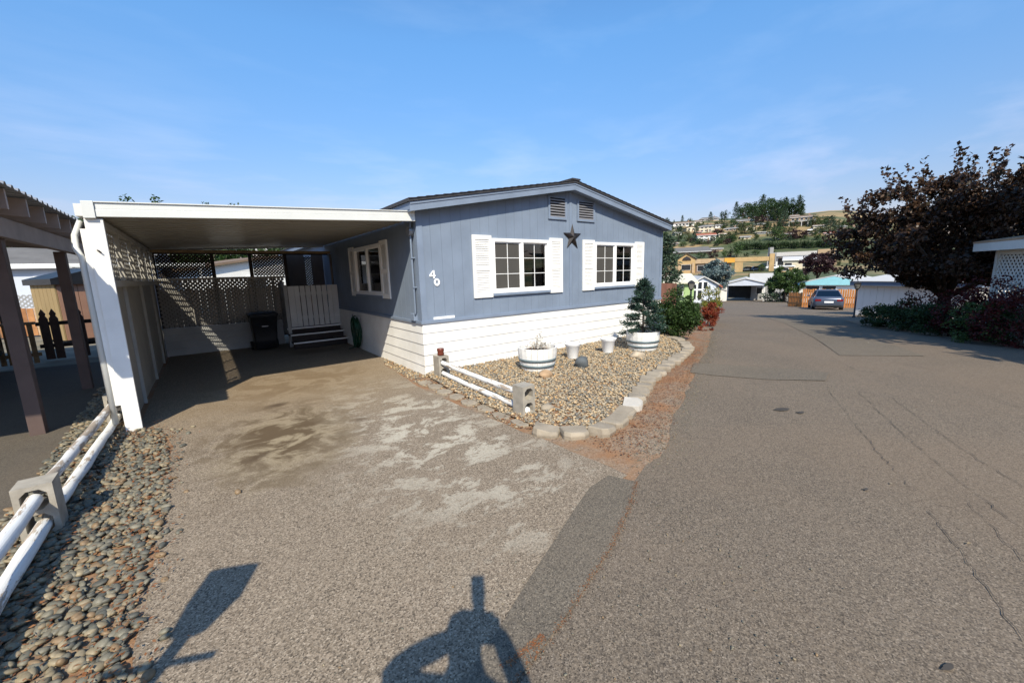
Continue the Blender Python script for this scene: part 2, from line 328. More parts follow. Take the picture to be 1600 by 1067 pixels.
def in_poly(x, y, poly):
    c = False; j = len(poly) - 1
    for i in range(len(poly)):
        (xi, yi), (xj, yj) = poly[i], poly[j]
        if (yi > y) != (yj > y) and x < (xj - xi) * (y - yi) / (yj - yi) + xi: c = not c
        j = i
    return c
def sheet(name, poly, mat, zoff, step=None, parent=None, kind='structure'):
    bm = bmesh.new(); bm.faces.new([bm.verts.new((x, y, 0)) for x, y in poly])
    if step:
        xs = [p[0] for p in poly]; ys = [p[1] for p in poly]
        for ax, lo, hi in ((0, min(xs), max(xs)), (1, min(ys), max(ys))):
            c = lo + step
            while c < hi:
                no = (1, 0, 0) if ax == 0 else (0, 1, 0); co = (c, 0, 0) if ax == 0 else (0, c, 0)
                bmesh.ops.bisect_plane(bm, geom=bm.verts[:] + bm.edges[:] + bm.faces[:], plane_co=co, plane_no=no); c += step
    bmesh.ops.triangulate(bm, faces=bm.faces[:])
    for v in bm.verts: v.co.z = terr(v.co.x, v.co.y) + zoff
    for f in bm.faces:
        f.normal_update()
        if f.normal.z < 0: f.normal_flip()
    me = bpy.data.meshes.new(name); bm.to_mesh(me); bm.free(); me.materials.append(mat)
    o = bpy.data.objects.new(name, me); COL.objects.link(o); o['_w'] = (0, 0, 0)
    if parent is not None: o.parent = parent
    else: o['kind'] = kind
    return o
def ragged(a, b, n, amp):
    """points from a to b with small sideways jitter"""
    a, b = Vector(a), Vector(b); d = (b - a); nrm = Vector((-d.y, d.x)).normalized(); out = []
    for i in range(n): out.append(tuple(a + d * (i / n) + nrm * (random.uniform(-amp, amp) if i else 0)))
    return out

# ------------------------------------------------------------------ ground and roads
def build_ground():
    rs = [0, 1.5, 3, 4.5, 6, 7, 8, 9, 10, 11, 12, 13.5, 15, 17, 19, 21, 23.5, 26, 29, 32, 35, 38, 42, 46, 50, 55, 60, 65, 70, 76, 81, 86, 92, 100, 107, 114, 122, 130, 138, 145, 155, 165, 178, 190]
    rs += list(np.linspace(200, 640, 60)) + [700, 780, 900, 1100, 1500, 2200, 4000]
    na = 240; V = []; F = []
    for r in rs:
        for k in range(na):
            a = 2 * math.pi * k / na; x, y = r * math.cos(a), r * math.sin(a); V.append((x, y, terr(x, y) - .05))
    for i in range(len(rs) - 1):
        for k in range(na): F.append((i * na + k, i * na + na + k, i * na + na + (k + 1) % na, i * na + (k + 1) % na))
    o = fast_mesh('ground', np.array(V), np.array(F), terrain_m, smooth=True); o['kind'] = 'structure'
build_ground()
far_l = [hit(1120, 490), hit(1119, 478), hit(1119, 471.5)]
L = [(-9, -2.0), (-.47, .93), (.95, 1.36), (2.77, 1.90), (3.45, 2.06), (4.12, 2.39), (5.13, 2.79), (6.55, 3.43), (8.87, 4.37), (11.76, 5.69), (far_l[0].x, far_l[0].y), (far_l[1].x, far_l[1].y), (far_l[2].x, far_l[2].y)]
Lr = []
for a, b in zip(L[:-1], L[1:]):
    d = math.hypot(b[0] - a[0], b[1] - a[1]); Lr += ragged(a, b, max(2, int(d / .22)) if a[0] < 12 and a[0] > -1 else 2, .035)
Lr.append(L[-1])
far_r = hit(1245, 471.5)
road = sheet('road', Lr + [(76, 33), (80, 20), (far_r.x + 8, far_r.y - 3), (30, -14), (-4, -16), (-9, -12)], asphalt, .004, 2.0)
sheet('verge', [(-1.5, .6)] + [(x + .05, y - .12) for x, y in L[1:10]] + [(13.5, 6.6), (11.6, 9), (2.9, 9), (2.9, 13), (-1.6, 13)], dirt, .0, 2.0)
drive_poly = [(-.47, .86)] + ragged((-.46, 1.2), (-.46, 3.28), 10, .03) + ragged((-.46, 3.28), (-.5, 5.7), 10, .04) + [(-.62, 6.3), (-.84, 6.5), (-.84, 13.2), (2.94, 13.2), (2.93, 8.4), (2.71, 7.86)] + \
    ragged((2.60, 6.6), (2.53, 5.59), 4, .02) + ragged((2.53, 5.59), (2.61, 3.72), 8, .02) + ragged((2.61, 3.72), (2.73, 1.96), 8, .02) + [(2.70, 1.96), (2.5, 1.95), (.92, 1.28)]
sheet('driveway', drive_poly, driveway_m, .010)
sheet('neighbour_driveway', [(-9, -2.5), (-1.45, .3)] + ragged((-1.42, .4), (-1.38, 3.4), 10, .05) + ragged((-1.38, 3.4), (-1.52, 9), 16, .06) + [(-1.6, 13), (-9, 13)], asphalt_left, .008)
apron_r = [(2.66, 1.84), (2.35, 1.67), (1.91, 1.48), (1.64, 1.39), (1.36, 1.30), (1.14, 1.24), (1.0, 1.205), (.4, 1.06), (-.3, .90)]
sheet('asphalt_apron', [(2.57, 2.06)] + [(x, y) for x, y in apron_r] + [(-.3, 1.1), (.4, 1.25), (.71, 1.33), (.96, 1.43), (1.2, 1.55), (1.36, 1.62), (1.7, 1.77), (2.01, 1.91), (2.3, 2.03)], asphalt_new, .015, parent=road)
def pxpoly(pts): return [(p.x, p.y) for p in (hit(*q) for q in pts)]
sheet('asphalt_patch', pxpoly([(1196, 497), (1225, 505), (1270, 527), (1312, 556), (1445, 557), (1400, 541), (1345, 527), (1290, 506), (1250, 497)]), asphalt_new, .010, 1.5, parent=road)
sheet('asphalt_patch', pxpoly([(1084, 568), (1150, 572), (1250, 578), (1295, 583), (1290, 596), (1200, 594), (1120, 588), (1078, 583)]), asphalt_new, .011, 1.5, parent=road)
def crack(pts, w):
    P = [hit(*p) for p in pts]; m = MB(); Q = []
    for a, b in zip(P[:-1], P[1:]):
        n = max(3, int((b - a).length / .06))
        for i in range(n): Q.append(a.lerp(b, i / n) + Vector((random.uniform(-.016, .016), random.uniform(-.016, .016), 0)))
    Q.append(P[-1]); W = [w * random.uniform(.08, .55) for _ in Q]; vs = []
    for i, q in enumerate(Q):
        d = (Q[min(i + 1, len(Q) - 1)] - Q[max(i - 1, 0)]); nn = Vector((-d.y, d.x, 0)).normalized() * W[i] / 2
        for s in (-1, 1): vs.append((q.x + nn.x * s, q.y + nn.y * s, terr(q.x, q.y) + .0125))
    m.add(vs, [(2 * i, 2 * i + 1, 2 * i + 3, 2 * i + 2) for i in range(len(Q) - 1)])
    o = m.build('road_crack', M('crack_tar', (.06, .053, .046), .9, .2, 10, 0), road); return o
for pts, w in (([(1452, 800), (1505, 870), (1550, 935), (1600, 1005)], .011), ([(1510, 785), (1560, 835), (1598, 880)], .010), ([(1290, 605), (1325, 650), (1370, 705), (1430, 770)], .012),
               ([(1390, 620), (1450, 665), (1530, 720), (1600, 765)], .012), ([(1340, 612), (1390, 660), (1480, 740), (1600, 830)], .012), ([(1300, 560), (1340, 580), (1480, 600), (1600, 640)], .012)): crack(pts, w)
stain_m = M('oil_spot', (.055, .048, .041), .9, .2, 10, 0)
for x, y, w, h in ((1222, 641, 14, 2.6), (1250, 646, 8, 2), (1352, 767, 5, 2), (1480, 1047, 10, 6)):
    sheet('oil_spot', pxpoly([(x + w * math.cos(a) * random.uniform(.7, 1.15), y + h * math.sin(a) * random.uniform(.7, 1.15)) for a in np.linspace(0, 2 * math.pi, 12)[:-1]]), stain_m, .0135, parent=road)

# ------------------------------------------------------------------ pebbles, gravel, litter
def ico1():
    bm = bmesh.new(); bmesh.ops.create_icosphere(bm, subdivisions=1, radius=1); bm.verts.ensure_lookup_table()
    V = np.array([v.co[:] for v in bm.verts]); F = np.array([[v.index for v in f.verts] for f in bm.faces]); bm.free(); return V, F
def ico2():
    bm = bmesh.new(); bmesh.ops.create_icosphere(bm, subdivisions=2, radius=1); bm.verts.ensure_lookup_table()
    V = np.array([v.co[:] for v in bm.verts]); F = np.array([[v.index for v in f.verts] for f in bm.faces]); bm.free(); return V, F
PV, PF = ico2()
JV, JF = ico1()
def pebbles(name, pts, size, mat, label, jit=.35, angular=.12, rough=False):
    n = len(pts); Vs = []; Fs = []; IV, IF = (JV, JF) if rough else (PV, PF)
    for i, (x, y, z) in enumerate(pts):
        s = size * (1 + rng.uniform(-jit, jit * 1.4)); sc = np.array([s * rng.uniform(.8, 1.25), s * rng.uniform(.6, .95), s * rng.uniform(.35, .6)]) / 2
        v = (IV + rng.normal(0, angular, IV.shape) * .5) * sc
        a, t, u = rng.uniform(0, 6.283), rng.normal(0, .28), rng.normal(0, .28)
        Rz = np.array([[math.cos(a), -math.sin(a), 0], [math.sin(a), math.cos(a), 0], [0, 0, 1]]); Rx = np.array([[1, 0, 0], [0, math.cos(t), -math.sin(t)], [0, math.sin(t), math.cos(t)]]); Ry = np.array([[math.cos(u), 0, math.sin(u)], [0, 1, 0], [-math.sin(u), 0, math.cos(u)]])
        v = v @ (Rz @ Rx @ Ry).T + np.array([x, y, z + sc[2] * .7]); Vs.append(v); Fs.append(IF + i * len(IV))
    o = fast_mesh(name, np.concatenate(Vs), np.concatenate(Fs), mat, smooth=True); o['kind'] = 'stuff'; tag(o, label, 'gravel'); return o
def scatter(poly, dens, zmax, edge=0):
    xs = [p[0] for p in poly]; ys = [p[1] for p in poly]; A = (max(xs) - min(xs)) * (max(ys) - min(ys)); out = []
    for _ in range(int(A * dens)):
        x, y = rng.uniform(min(xs), max(xs)), rng.uniform(min(ys), max(ys))
        if in_poly(x, y, poly): out.append((x, y, rng.uniform(0, zmax)))
    return out
strip = [(-1.42, 1.2), (-.50, 1.2), (-.50, 3.3), (-.44, 3.9), (-.52, 5.6), (-.62, 6.3), (-.95, 6.5), (-.98, 9.5), (-1.6, 9.5), (-1.5, 7.0), (-1.40, 4.0)]
pts = scatter(strip, 1200, .022) + [(rng.normal(-.46, .06), rng.uniform(1.3, 6.2), .008) for _ in range(90)]
pebbles('river_pebbles', pts, .039, peb_river, 'grey-green river pebbles in the strip along the log rail fence', .6, .09)
pebbles('loose_pebble', [(.02, 3.86, .01)], .05, peb_river, 'single pale pebble lying alone on the driveway')['kind'] = 'thing'
bpy.data.objects['loose_pebble']['category'] = 'pebble'
edge_px = [(2.80, 3.10), (2.98, 2.86), (3.28, 2.70), (3.70, 2.79), (4.15, 2.98), (4.56, 3.16), (5.33, 3.52), (5.95, 3.74), (6.75, 3.97), (7.65, 4.24), (8.28, 4.50), (8.80, 4.90), (9.45, 5.70)]
bed = edge_px + [(10.4, 5.9), (10.4, 6.43), (2.95, 6.43), (2.80, 5.3)]
sheet('gravel_bed', [(x, y) for x, y in bed], dirt, .03)
pts = [(x, y, z + .02) for x, y, z in scatter(bed, 1500, .028)]
pebbles('bed_gravel', pts, .034, peb_bed, 'tan and grey gravel filling the planting bed before the house', .5, .22, True)
pts = scatter([(2.62, 6.3), (2.95, 6.3), (2.95, 8.6), (2.74, 7.9)], 900, .015) + scatter([(2.62, 3.5), (2.85, 3.2), (2.95, 6.0), (2.6, 6.3)], 330, .01)
pebbles('corner_gravel', pts, .028, peb_bed, 'thin scatter of fine gravel at the foot of the house corner', .4, .18)
def litter(name, pts, lo, hi, mat, label, curl=.5):
    V = []; F = []
    for i, (x, y, z) in enumerate(pts):
        s = rng.uniform(lo, hi); a = rng.uniform(0, 6.283); w = s * rng.uniform(.25, .6); d = np.array([math.cos(a), math.sin(a), 0]); e = np.array([-math.sin(a), math.cos(a), 0]); c = np.array([x, y, z])
        up = np.array([0, 0, 1.0])
        V += [c - d * s / 2, c + e * w / 2 + up * s * rng.uniform(0, curl) * .4, c + d * s / 2 + up * s * rng.uniform(0, curl) * .5, c - e * w / 2 + up * s * rng.uniform(0, curl) * .4]; F.append((4 * i, 4 * i + 1, 4 * i + 2, 4 * i + 3))
    o = fast_mesh(name, np.array(V), np.array(F), mat); o['kind'] = 'stuff'; tag(o, label, 'litter'); return o
pts = [(x, y, z + .03) for x, y, z in scatter(strip, 130, .025)] + [(rng.normal(-.95, .12), rng.uniform(1.5, 6.6), rng.uniform(.03, .07)) for _ in range(900)] + [(rng.normal(-.55, .09), rng.uniform(1.2, 6.0), .035) for _ in range(1300)] + [(rng.normal(-.75, .1), rng.normal(6.15, .25), .04) for _ in range(200)]
litter('dead_leaves', pts, .008, .036, litter_m, 'rusty dead leaves and needles caught among the river pebbles')
V2 = [(x + .02, y - .02) for x, y in L[3:10]]
pts = []
for (a, b), (e0, e1) in zip(zip(L[3:10], L[4:11]), zip(edge_px[1:], edge_px[2:] + [(9.9, 6.1)])): pass
def along(poly, t):
    ds = [math.hypot(b[0] - a[0], b[1] - a[1]) for a, b in zip(poly[:-1], poly[1:])]; tot = sum(ds); s = t * tot
    for d, a, b in zip(ds, poly[:-1], poly[1:]):
        if s <= d: return a[0] + (b[0] - a[0]) * s / d, a[1] + (b[1] - a[1]) * s / d
        s -= d
    return poly[-1]
LA = [(2.9, 2.1), (3.45, 2.06), (4.12, 2.39), (5.13, 2.79), (6.55, 3.43), (8.87, 4.37), (11.76, 5.69), (14.5, 7.0)]; LB = edge_px[1:] + [(11, 6.6), (14, 7.4)]
for _ in range(9000):
    t = rng.uniform(0, 1); a = along(LA, t); b = along(LB, t); k = rng.beta(1.6, 1.3) * 1.12 - .12; x, y = a[0] + (b[0] - a[0]) * k, a[1] + (b[1] - a[1]) * k
    if k < .1 and rng.uniform() < .5: continue
    pts.append((x, y, terr(x, y) + rng.uniform(.006, .025)))
joint = []
for _ in range(700):
    a = along(apron_r, rng.beta(.9, 1.5)); joint.append((a[0] + rng.normal(0, .012), a[1] + rng.normal(0, .012), .018))
for _ in range(200): joint.append((rng.uniform(.85, 1.1), 1.255 + rng.normal(0, .012), .02))
litter('joint_litter', joint, .005, .016, litter_m, 'thin line of needles in the joint between the apron and the road', .3)
litter('pine_needle_litter', pts, .010, .034, litter_m, 'orange pine needle litter between the edging stones and the road', .25)
pts = [(rng.uniform(3.0, 9.5), 6.36 + rng.normal(0, .07), .075) for _ in range(260)] + [(rng.uniform(2.64, 2.86), rng.uniform(3.3, 6.2), .02) for _ in range(320)]
litter('wall_foot_leaves', pts, .02, .055, litter_m, 'dead leaves lying along the foot of the white skirting')
pts = [(rng.uniform(-4, 16), rng.uniform(-1, 4), .016) for _ in range(60)]
litter('stray_leaves', [p for p in pts if p[1] < 1.3 + .34 * (p[0] - .95)], .02, .045, M_leaf('stray_leaf', [(.12, .08, .05), (.3, .22, .12), (.4, .36, .28)]), 'few stray dry leaves scattered over the road')

grit = []
for _ in range(3600):
    a = along(LA, rng.uniform(0, .72)); grit.append((a[0] + rng.normal(.03, .10), a[1] + rng.normal(-.03, .12), .004))
for _ in range(350): grit.append((rng.uniform(-.3, 2.7), 1.0 + rng.uniform(-.6, .9), .008))
pebbles('road_grit', grit, .010, peb_river, 'loose grit strewn along the ragged edge of the road', .6, .2, True)
# ------------------------------------------------------------------ the manufactured home
HX0, HX1, HY, HYB = 2.95, 10.19, 6.43, 20.4
RX, RZ, EZ, RX0, RX1, RYF = 6.53, 3.62, 2.93, 2.77, 10.29, 6.22
def roof_z(x): return EZ + (RZ - EZ) * (1 - abs(x - RX) / (RX - RX0 if x < RX else RX1 - RX))
house = thing('mobile_home', 'blue-grey manufactured home with white skirting, white shutters and low gable roof', 'house', (HX0, HY, 0))
def sub_rects(rect, holes):
    out = [rect]
    for (a, b, c, d) in holes:
        nxt = []
        for (x0, x1, z0, z1) in out:
            if b <= x0 or a >= x1 or d <= z0 or c >= z1: nxt.append((x0, x1, z0, z1)); continue
            if a > x0: nxt.append((x0, a, z0, z1))
            if b < x1: nxt.append((b, x1, z0, z1))
            if c > z0: nxt.append((max(a, x0), min(b, x1), z0, c))
            if d < z1: nxt.append((max(a, x0), min(b, x1), d, z1))
        out = nxt
    return out
W1 = (4.47, 5.93, 1.39, 2.41); W2 = (7.40, 8.92, 1.39, 2.41)
wl_a, wl_b = at_x(556, 420, HX0).y, at_x(597, 420, HX0).y
WL = (min(wl_a, wl_b), max(wl_a, wl_b), 1.38, 2.42)
def front_wall():
    x = HX0 + .045; w = .2035; backs = MB()
    while x < HX1 - .05:
        x1 = min(x + w - .0035, HX1 - .045)
        for (a, b, c, d) in sub_rects((x, x1, .93, 9), [W1, W2]):
            if d > 5: da, db = roof_z(a) - .13, roof_z(b) - .13
            else: da = db = d
            MB().hexa([(a, HY, c), (b, HY, c), (b, HY + .02, c), (a, HY + .02, c)], [(a, HY, da), (b, HY, db), (b, HY + .02, db), (a, HY + .02, da)]).build('siding_board', blue, house)
        x += w
    m = MB()
    for x0, x1 in ((HX0 + .03, RX), (RX, HX1 - .03)):
        for (a, b, c, d) in sub_rects((x0, x1, .02, 9), [W1, W2]):
            if d > 5: da, db = roof_z(a) - .13, roof_z(b) - .13
            else: da = db = d
            m.hexa([(a, HY + .008, c), (b, HY + .008, c), (b, HY + .1, c), (a, HY + .1, c)], [(a, HY + .008, da), (b, HY + .008, db), (b, HY + .1, db), (a, HY + .1, da)])
    m.build('wall', groove, house)
front_wall()
def side_wall():
    y = HY + .06; w = .2035
    while y < 14.5:
        for (a, b, c, d) in sub_rects((y, y + w - .0035, .93, 2.80), [WL]): MB().box(HX0, HX0 + .02, a, b, c, d).build('siding_board', blue, house)
        y += w
    m = MB()
    for (a, b, c, d) in sub_rects((HY + .03, HYB, .02, 2.80), [WL]): m.box(HX0 + .008, HX0 + .1, a, b, c, d)
    m.box(HX1 - .1, HX1 - .008, HY + .03, HYB, .02, 2.80); m.box(HX0 + .05, HX1 - .05, HYB - .1, HYB, .02, 2.8)
    m.build('wall', groove, house)
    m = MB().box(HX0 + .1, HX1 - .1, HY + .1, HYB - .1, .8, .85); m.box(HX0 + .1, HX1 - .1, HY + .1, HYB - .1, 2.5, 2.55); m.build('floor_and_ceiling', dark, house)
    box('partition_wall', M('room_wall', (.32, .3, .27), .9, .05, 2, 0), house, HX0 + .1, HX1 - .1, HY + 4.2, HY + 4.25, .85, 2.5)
    # right-hand outside siding
    y = HY + .06
    while y < 9.5: box('siding_board', blue, house, HX1 - .02, HX1, y, y + w - .0035, .93, 2.8); y += w
side_wall()
# corner boards, marriage-line batten, belly band
m = MB().box(HX0 - .012, HX0 + .095, HY - .014, HY + .02, .94, 2.86); m.box(HX0 - .012, HX0 + .02, HY + .021, HY + .09, .94, 2.8); m.build('corner_board', blue_trim, house)
MB().box(HX1 - .10, HX1 + .012, HY - .014, HY + .05, .94, 2.82).build('corner_board', blue_trim, house)
MB().box(RX + .03, RX + .11, HY - .014, HY, .985, 3.46).build('batten', blue_trim, house)
m = MB().box(HX0 - .035, HX1 + .03, HY - .035, HY + .01, .925, .97); m.box(HX0 - .035, HX0 + .01, HY + .011, 14.5, .925, .97); m.build('belly_band', blue_trim, house)
MB().box(HX0 - .02, HX1 + .02, HY - .02, HY, .97, .985).build('band_lip', blue_trim, house)
# skirting: lap boards front and left, one object per board
zs = [0.925, .755, .56, .365, .175, -.04]
for i in range(5):
    z1, z0 = zs[i], zs[i + 1]
    MB().add([(HX0 - .006, HY - .006, z1), (HX1 + .006, HY - .006, z1), (HX1 + .018, HY - .018, z0 + .004), (HX0 - .018, HY - .018, z0 + .004), (HX0 - .006, HY + .02, z1), (HX1, HY + .02, z1), (HX1, HY + .02, z0 + .006), (HX0 - .018, HY + .02, z0 + .004)],
             [(0, 1, 2, 3), (4, 7, 6, 5), (0, 4, 5, 1), (3, 2, 6, 7), (0, 3, 7, 4), (1, 5, 6, 2)]).build('skirting_board', white_wood, house)
    MB().add([(HX0 - .006, HY + .02, z1), (HX0 - .006, 14.5, z1), (HX0 - .018, 14.5, z0 + .004), (HX0 - .018, HY + .02, z0 + .004), (HX0 + .008, HY + .02, z1), (HX0 + .008, 14.5, z1), (HX0 + .008, 14.5, z0 + .006), (HX0 + .008, HY + .02, z0 + .006)],
             [(0, 1, 2, 3), (4, 7, 6, 5), (0, 4, 5, 1), (3, 2, 6, 7), (0, 3, 7, 4), (1, 5, 6, 2)]).build('skirting_board', white_wood, house)
# roof, soffit, fascia
roof = MB()
for xa, xb, za, zb in ((RX0 - .03, RX, EZ, RZ), (RX, RX1 + .03, RZ, EZ)):
    roof.hexa([(xa, RYF - .03, za - .01), (xb, RYF - .03, zb - .01), (xb, HYB + .2, zb - .01), (xa, HYB + .2, za - .01)], [(xa, RYF - .03, za + .03), (xb, RYF - .03, zb + .03), (xb, HYB + .2, zb + .03), (xa, HYB + .2, za + .03)])
roof = roof.build('roof', shingle, house)
for i in range(24):   # shingle tab courses seen as a ragged edge along the rake
    t = i / 24
    for xa, xb, za, zb in ((RX0 - .03, RX, EZ, RZ), (RX1 + .03, RX, EZ, RZ)):
        x0, z0, x1, z1 = xa + (xb - xa) * t, za + (zb - za) * t, xa + (xb - xa) * (t + 1.12 / 24), za + (zb - za) * (t + 1.12 / 24)
        MB().hexa([(x0, RYF - .045, z0 + .031), (x1, RYF - .045, z1 + .028), (x1, RYF + 2, z1 + .028), (x0, RYF + 2, z0 + .031)], [(x0, RYF - .045, z0 + .045), (x1, RYF - .045, z1 + .033), (x1, RYF + 2, z1 + .033), (x0, RYF + 2, z0 + .045)]).build('shingle_course', shingle, roof)
MB().bar((RX, RYF - .05, RZ + .05), (RX, HYB, RZ + .05), .24, .03).build('ridge_cap', shingle, roof)
for xa, xb, za, zb in ((RX0, RX - .003, EZ, RZ), (RX1, RX + .003, EZ, RZ)):
    MB().hexa([(xa, RYF, za - .155), (xb, RYF, zb - .155), (xb, RYF + .03, zb - .155), (xa, RYF + .03, za - .155)], [(xa, RYF, za - .012), (xb, RYF, zb - .012), (xb, RYF + .03, zb - .012), (xa, RYF + .03, za - .012)]).build('fascia', blue_trim, house)
    MB().hexa([(xa, RYF - .012, za - .05), (xb, RYF - .012, zb - .05), (xb, RYF, zb - .05), (xa, RYF, za - .05)], [(xa, RYF - .012, za - .012), (xb, RYF - .012, zb - .012), (xb, RYF, zb - .012), (xa, RYF, za - .012)]).build('drip_edge', blue_trim, house)
    MB().hexa([(xa, RYF + .03, za - .14), (xb, RYF + .03, zb - .14), (xb, HY + .02, zb - .14), (xa, HY + .02, za - .14)], [(xa, RYF + .03, za - .128), (xb, RYF + .03, zb - .128), (xb, HY + .02, zb - .128), (xa, HY + .02, za - .128)]).build('soffit', blue_trim, house)
box('fascia', blue_trim, house, RX0, RX0 + .03, RYF + .031, HYB, EZ - .155, EZ - .012)
box('fascia', blue_trim, house, RX1 - .03, RX1, RYF + .031, HYB, EZ - .155, EZ - .012)
box('soffit', blue_trim, house, RX0 + .03, HX0 + .02, HY + .03, HYB, EZ - .15, EZ - .13)
# windows
def window(wall, a, b, c, d, muntins=True, screened=0):
    """wall 'f': along x at y = HY; 's': along y at x = HX0"""
    def bx(m, u0, u1, o0, o1, z0, z1):
        if wall == 'f': m.box(u0, u1, HY + o0, HY + o1, z0, z1)
        else: m.box(HX0 + o0, HX0 + o1, u0, u1, z0, z1)
        return m
    t = .05; mid = (a + b) / 2
    w = bx(bx(bx(bx(MB(), a - .01, b + .01, -.03, .06, d - t, d + .012), a - .01, b + .01, -.03, .06, c - .012, c + t), a - .01, a + t, -.03, .06, c + t, d - t), b - t, b + .01, -.03, .06, c + t, d - t)
    w = w.build('window', vinyl, house)
    bx(MB(), mid - .035, mid + .035, -.022, .05, c + t, d - t).build('mullion', vinyl, w)
    for k, (u0, u1) in enumerate(((a + t, mid - .035), (mid + .035, b - t))):
        o = .012 if k == 0 else .03
        bx(MB(), u0, u1, o, o + .006, c + t, d - t).build('pane', glass, w)
        s = .024; bx(bx(bx(bx(MB(), u0, u1, o - .012, o - .001, c + t, c + t + s), u0, u1, o - .012, o - .001, d - t - s, d - t), u0, u0 + s, o - .012, o - .001, c + t + s, d - t - s), u1 - s, u1, o - .012, o - .001, c + t + s, d - t - s).build('sash', vinyl, w)
        if muntins:
            um = (u0 + u1) / 2; g = MB(); bx(g, um - .006, um + .006, o - .010, o - .002, c + t, d - t)
            for j in (1, 2):
                z = c + t + (d - c - 2 * t) * j / 3; bx(g, u0, um - .0061, o - .010, o - .002, z - .006, z + .006); bx(g, um + .0061, u1, o - .010, o - .002, z - .006, z + .006)
            g.build('muntin', vinyl, w)
        if k == screened: bx(MB(), u0, u1, o - .0018, o - .0008, c + t, d - t).build('screen', screen if wall == 'f' else dark, w)
    bx(MB(), a - .02, b + .02, -.05, .0, c - .06, c - .013).build('sill', blue_trim, w)
window('f', *W1); window('f', *W2); window('s', *WL, muntins=False, screened=5)
box('curtain', blind, house, HX0 + .25, HX0 + .27, WL[0] - .1, WL[0] + (WL[1] - WL[0]) * .38, 1.7, 2.1)
def shutter(wall, u0, u1, z0, z1):
    def bx(m, a, b, o0, o1, c, d):
        if wall == 'f': m.box(a, b, HY - o1, HY - o0, c, d)
        else: m.box(HX0 - o1, HX0 - o0, a, b, c, d)
        return m
    fr = .055; zm = z0 + (z1 - z0) * .47
    m = MB(); bx(m, u0, u0 + fr, .002, .034, z0, z1); bx(m, u1 - fr, u1, .002, .034, z0, z1)
    for c, d in ((z0, z0 + .09), (zm - .04, zm + .04), (z1 - .08, z1)): bx(m, u0 + fr, u1 - fr, .002, .034, c, d)
    bx(m, u0 + fr, u1 - fr, .002, .006, z0 + .09, z1 - .08)
    s = m.build('shutter', white, house)
    for c, d in ((z0 + .09, zm - .04), (zm + .04, z1 - .08)):
        n = max(4, int((d - c) / .031)); st = (d - c) / n; g = MB()
        for k in range(n):
            zc = c + st * k
            if wall == 'f': g.hexa([(u0 + fr, HY - .030, zc + .001), (u1 - fr, HY - .030, zc + .001), (u1 - fr, HY - .008, zc + st * .72), (u0 + fr, HY - .008, zc + st * .72)], [(u0 + fr, HY - .027, zc + .009), (u1 - fr, HY - .027, zc + .009), (u1 - fr, HY - .008, zc + st * .98), (u0 + fr, HY - .008, zc + st * .98)])
            else: g.hexa([(HX0 - .030, u0 + fr, zc + .001), (HX0 - .030, u1 - fr, zc + .001), (HX0 - .008, u1 - fr, zc + st * .72), (HX0 - .008, u0 + fr, zc + st * .72)], [(HX0 - .027, u0 + fr, zc + .009), (HX0 - .027, u1 - fr, zc + .009), (HX0 - .008, u1 - fr, zc + st * .98), (HX0 - .008, u0 + fr, zc + st * .98)])
        g.build('louvre', white, s)
shutter('f', 4.02, 4.445, 1.31, 2.47); shutter('f', 5.955, 6.33, 1.31, 2.47); shutter('f', 6.985, 7.375, 1.31, 2.46); shutter('f', 8.945, 9.32, 1.31, 2.46)
shutter('s', WL[0] - .40, WL[0] - .015, 1.32, 2.47); shutter('s', WL[1] + .015, WL[1] + .40, 1.32, 2.47)
# gable vents
def vent(x0, x1, z0, z1):
    fr = .05; m = MB().box(x0, x0 + fr, HY - .03, HY - .001, z0, z1); m.box(x1 - fr, x1, HY - .03, HY - .001, z0, z1); m.box(x0 + fr, x1 - fr, HY - .03, HY - .001, z0, z0 + fr); m.box(x0 + fr, x1 - fr, HY - .03, HY - .001, z1 - .02, z1)
    v = m.build('gable_vent', blue_trim, house); MB().box(x0 + fr, x1 - fr, HY - .004, HY - .001, z0 + fr, z1 - .02).build('backing', black_metal, v)
    n = 7; st = (z1 - z0 - fr - .02) / n
    for k in range(n):
        zc = z0 + fr + st * k
        MB().hexa([(x0 + fr, HY - .031, zc), (x1 - fr, HY - .031, zc), (x1 - fr, HY - .006, zc + .012), (x0 + fr, HY - .006, zc + .012)], [(x0 + fr, HY - .031, zc + .02), (x1 - fr, HY - .031, zc + .02), (x1 - fr, HY - .006, zc + .03), (x0 + fr, HY - .006, zc + .03)]).build('slat', M('vent_slat', (.22, .22, .24), .6, .06, 4, 0), v)
vent(5.93, 6.47, 2.86, 3.32); vent(6.80, 7.38, 2.86, 3.30)
# electrical conduit and boxes on the left corner
yc = HY + .16
m = MB().tube([(HX0 - .06, HY + .10, 2.78), (HX0 - .05, yc - .03, 2.62), (HX0 - .045, yc, 2.42), (HX0 - .045, yc, 1.12), (HX0 - .045, yc + .03, 1.06)], .017, 8); m.build('conduit', blue_trim, house, True)
for z in (1.55, 2.05): MB().box(HX0 - .068, HX0, yc - .03, yc + .03, z, z + .02).build('conduit_clip', blue_trim, house)
MB().tube([(HX0 - .005, yc, 2.50), (HX0 - .09, yc, 2.50)], .075, 14).build('round_box', galv, house)
MB().box(HX0 - .075, HX0, yc + .02, yc + .17, .97, 1.10).build('junction_box', blue_trim, house, bevel=.006)
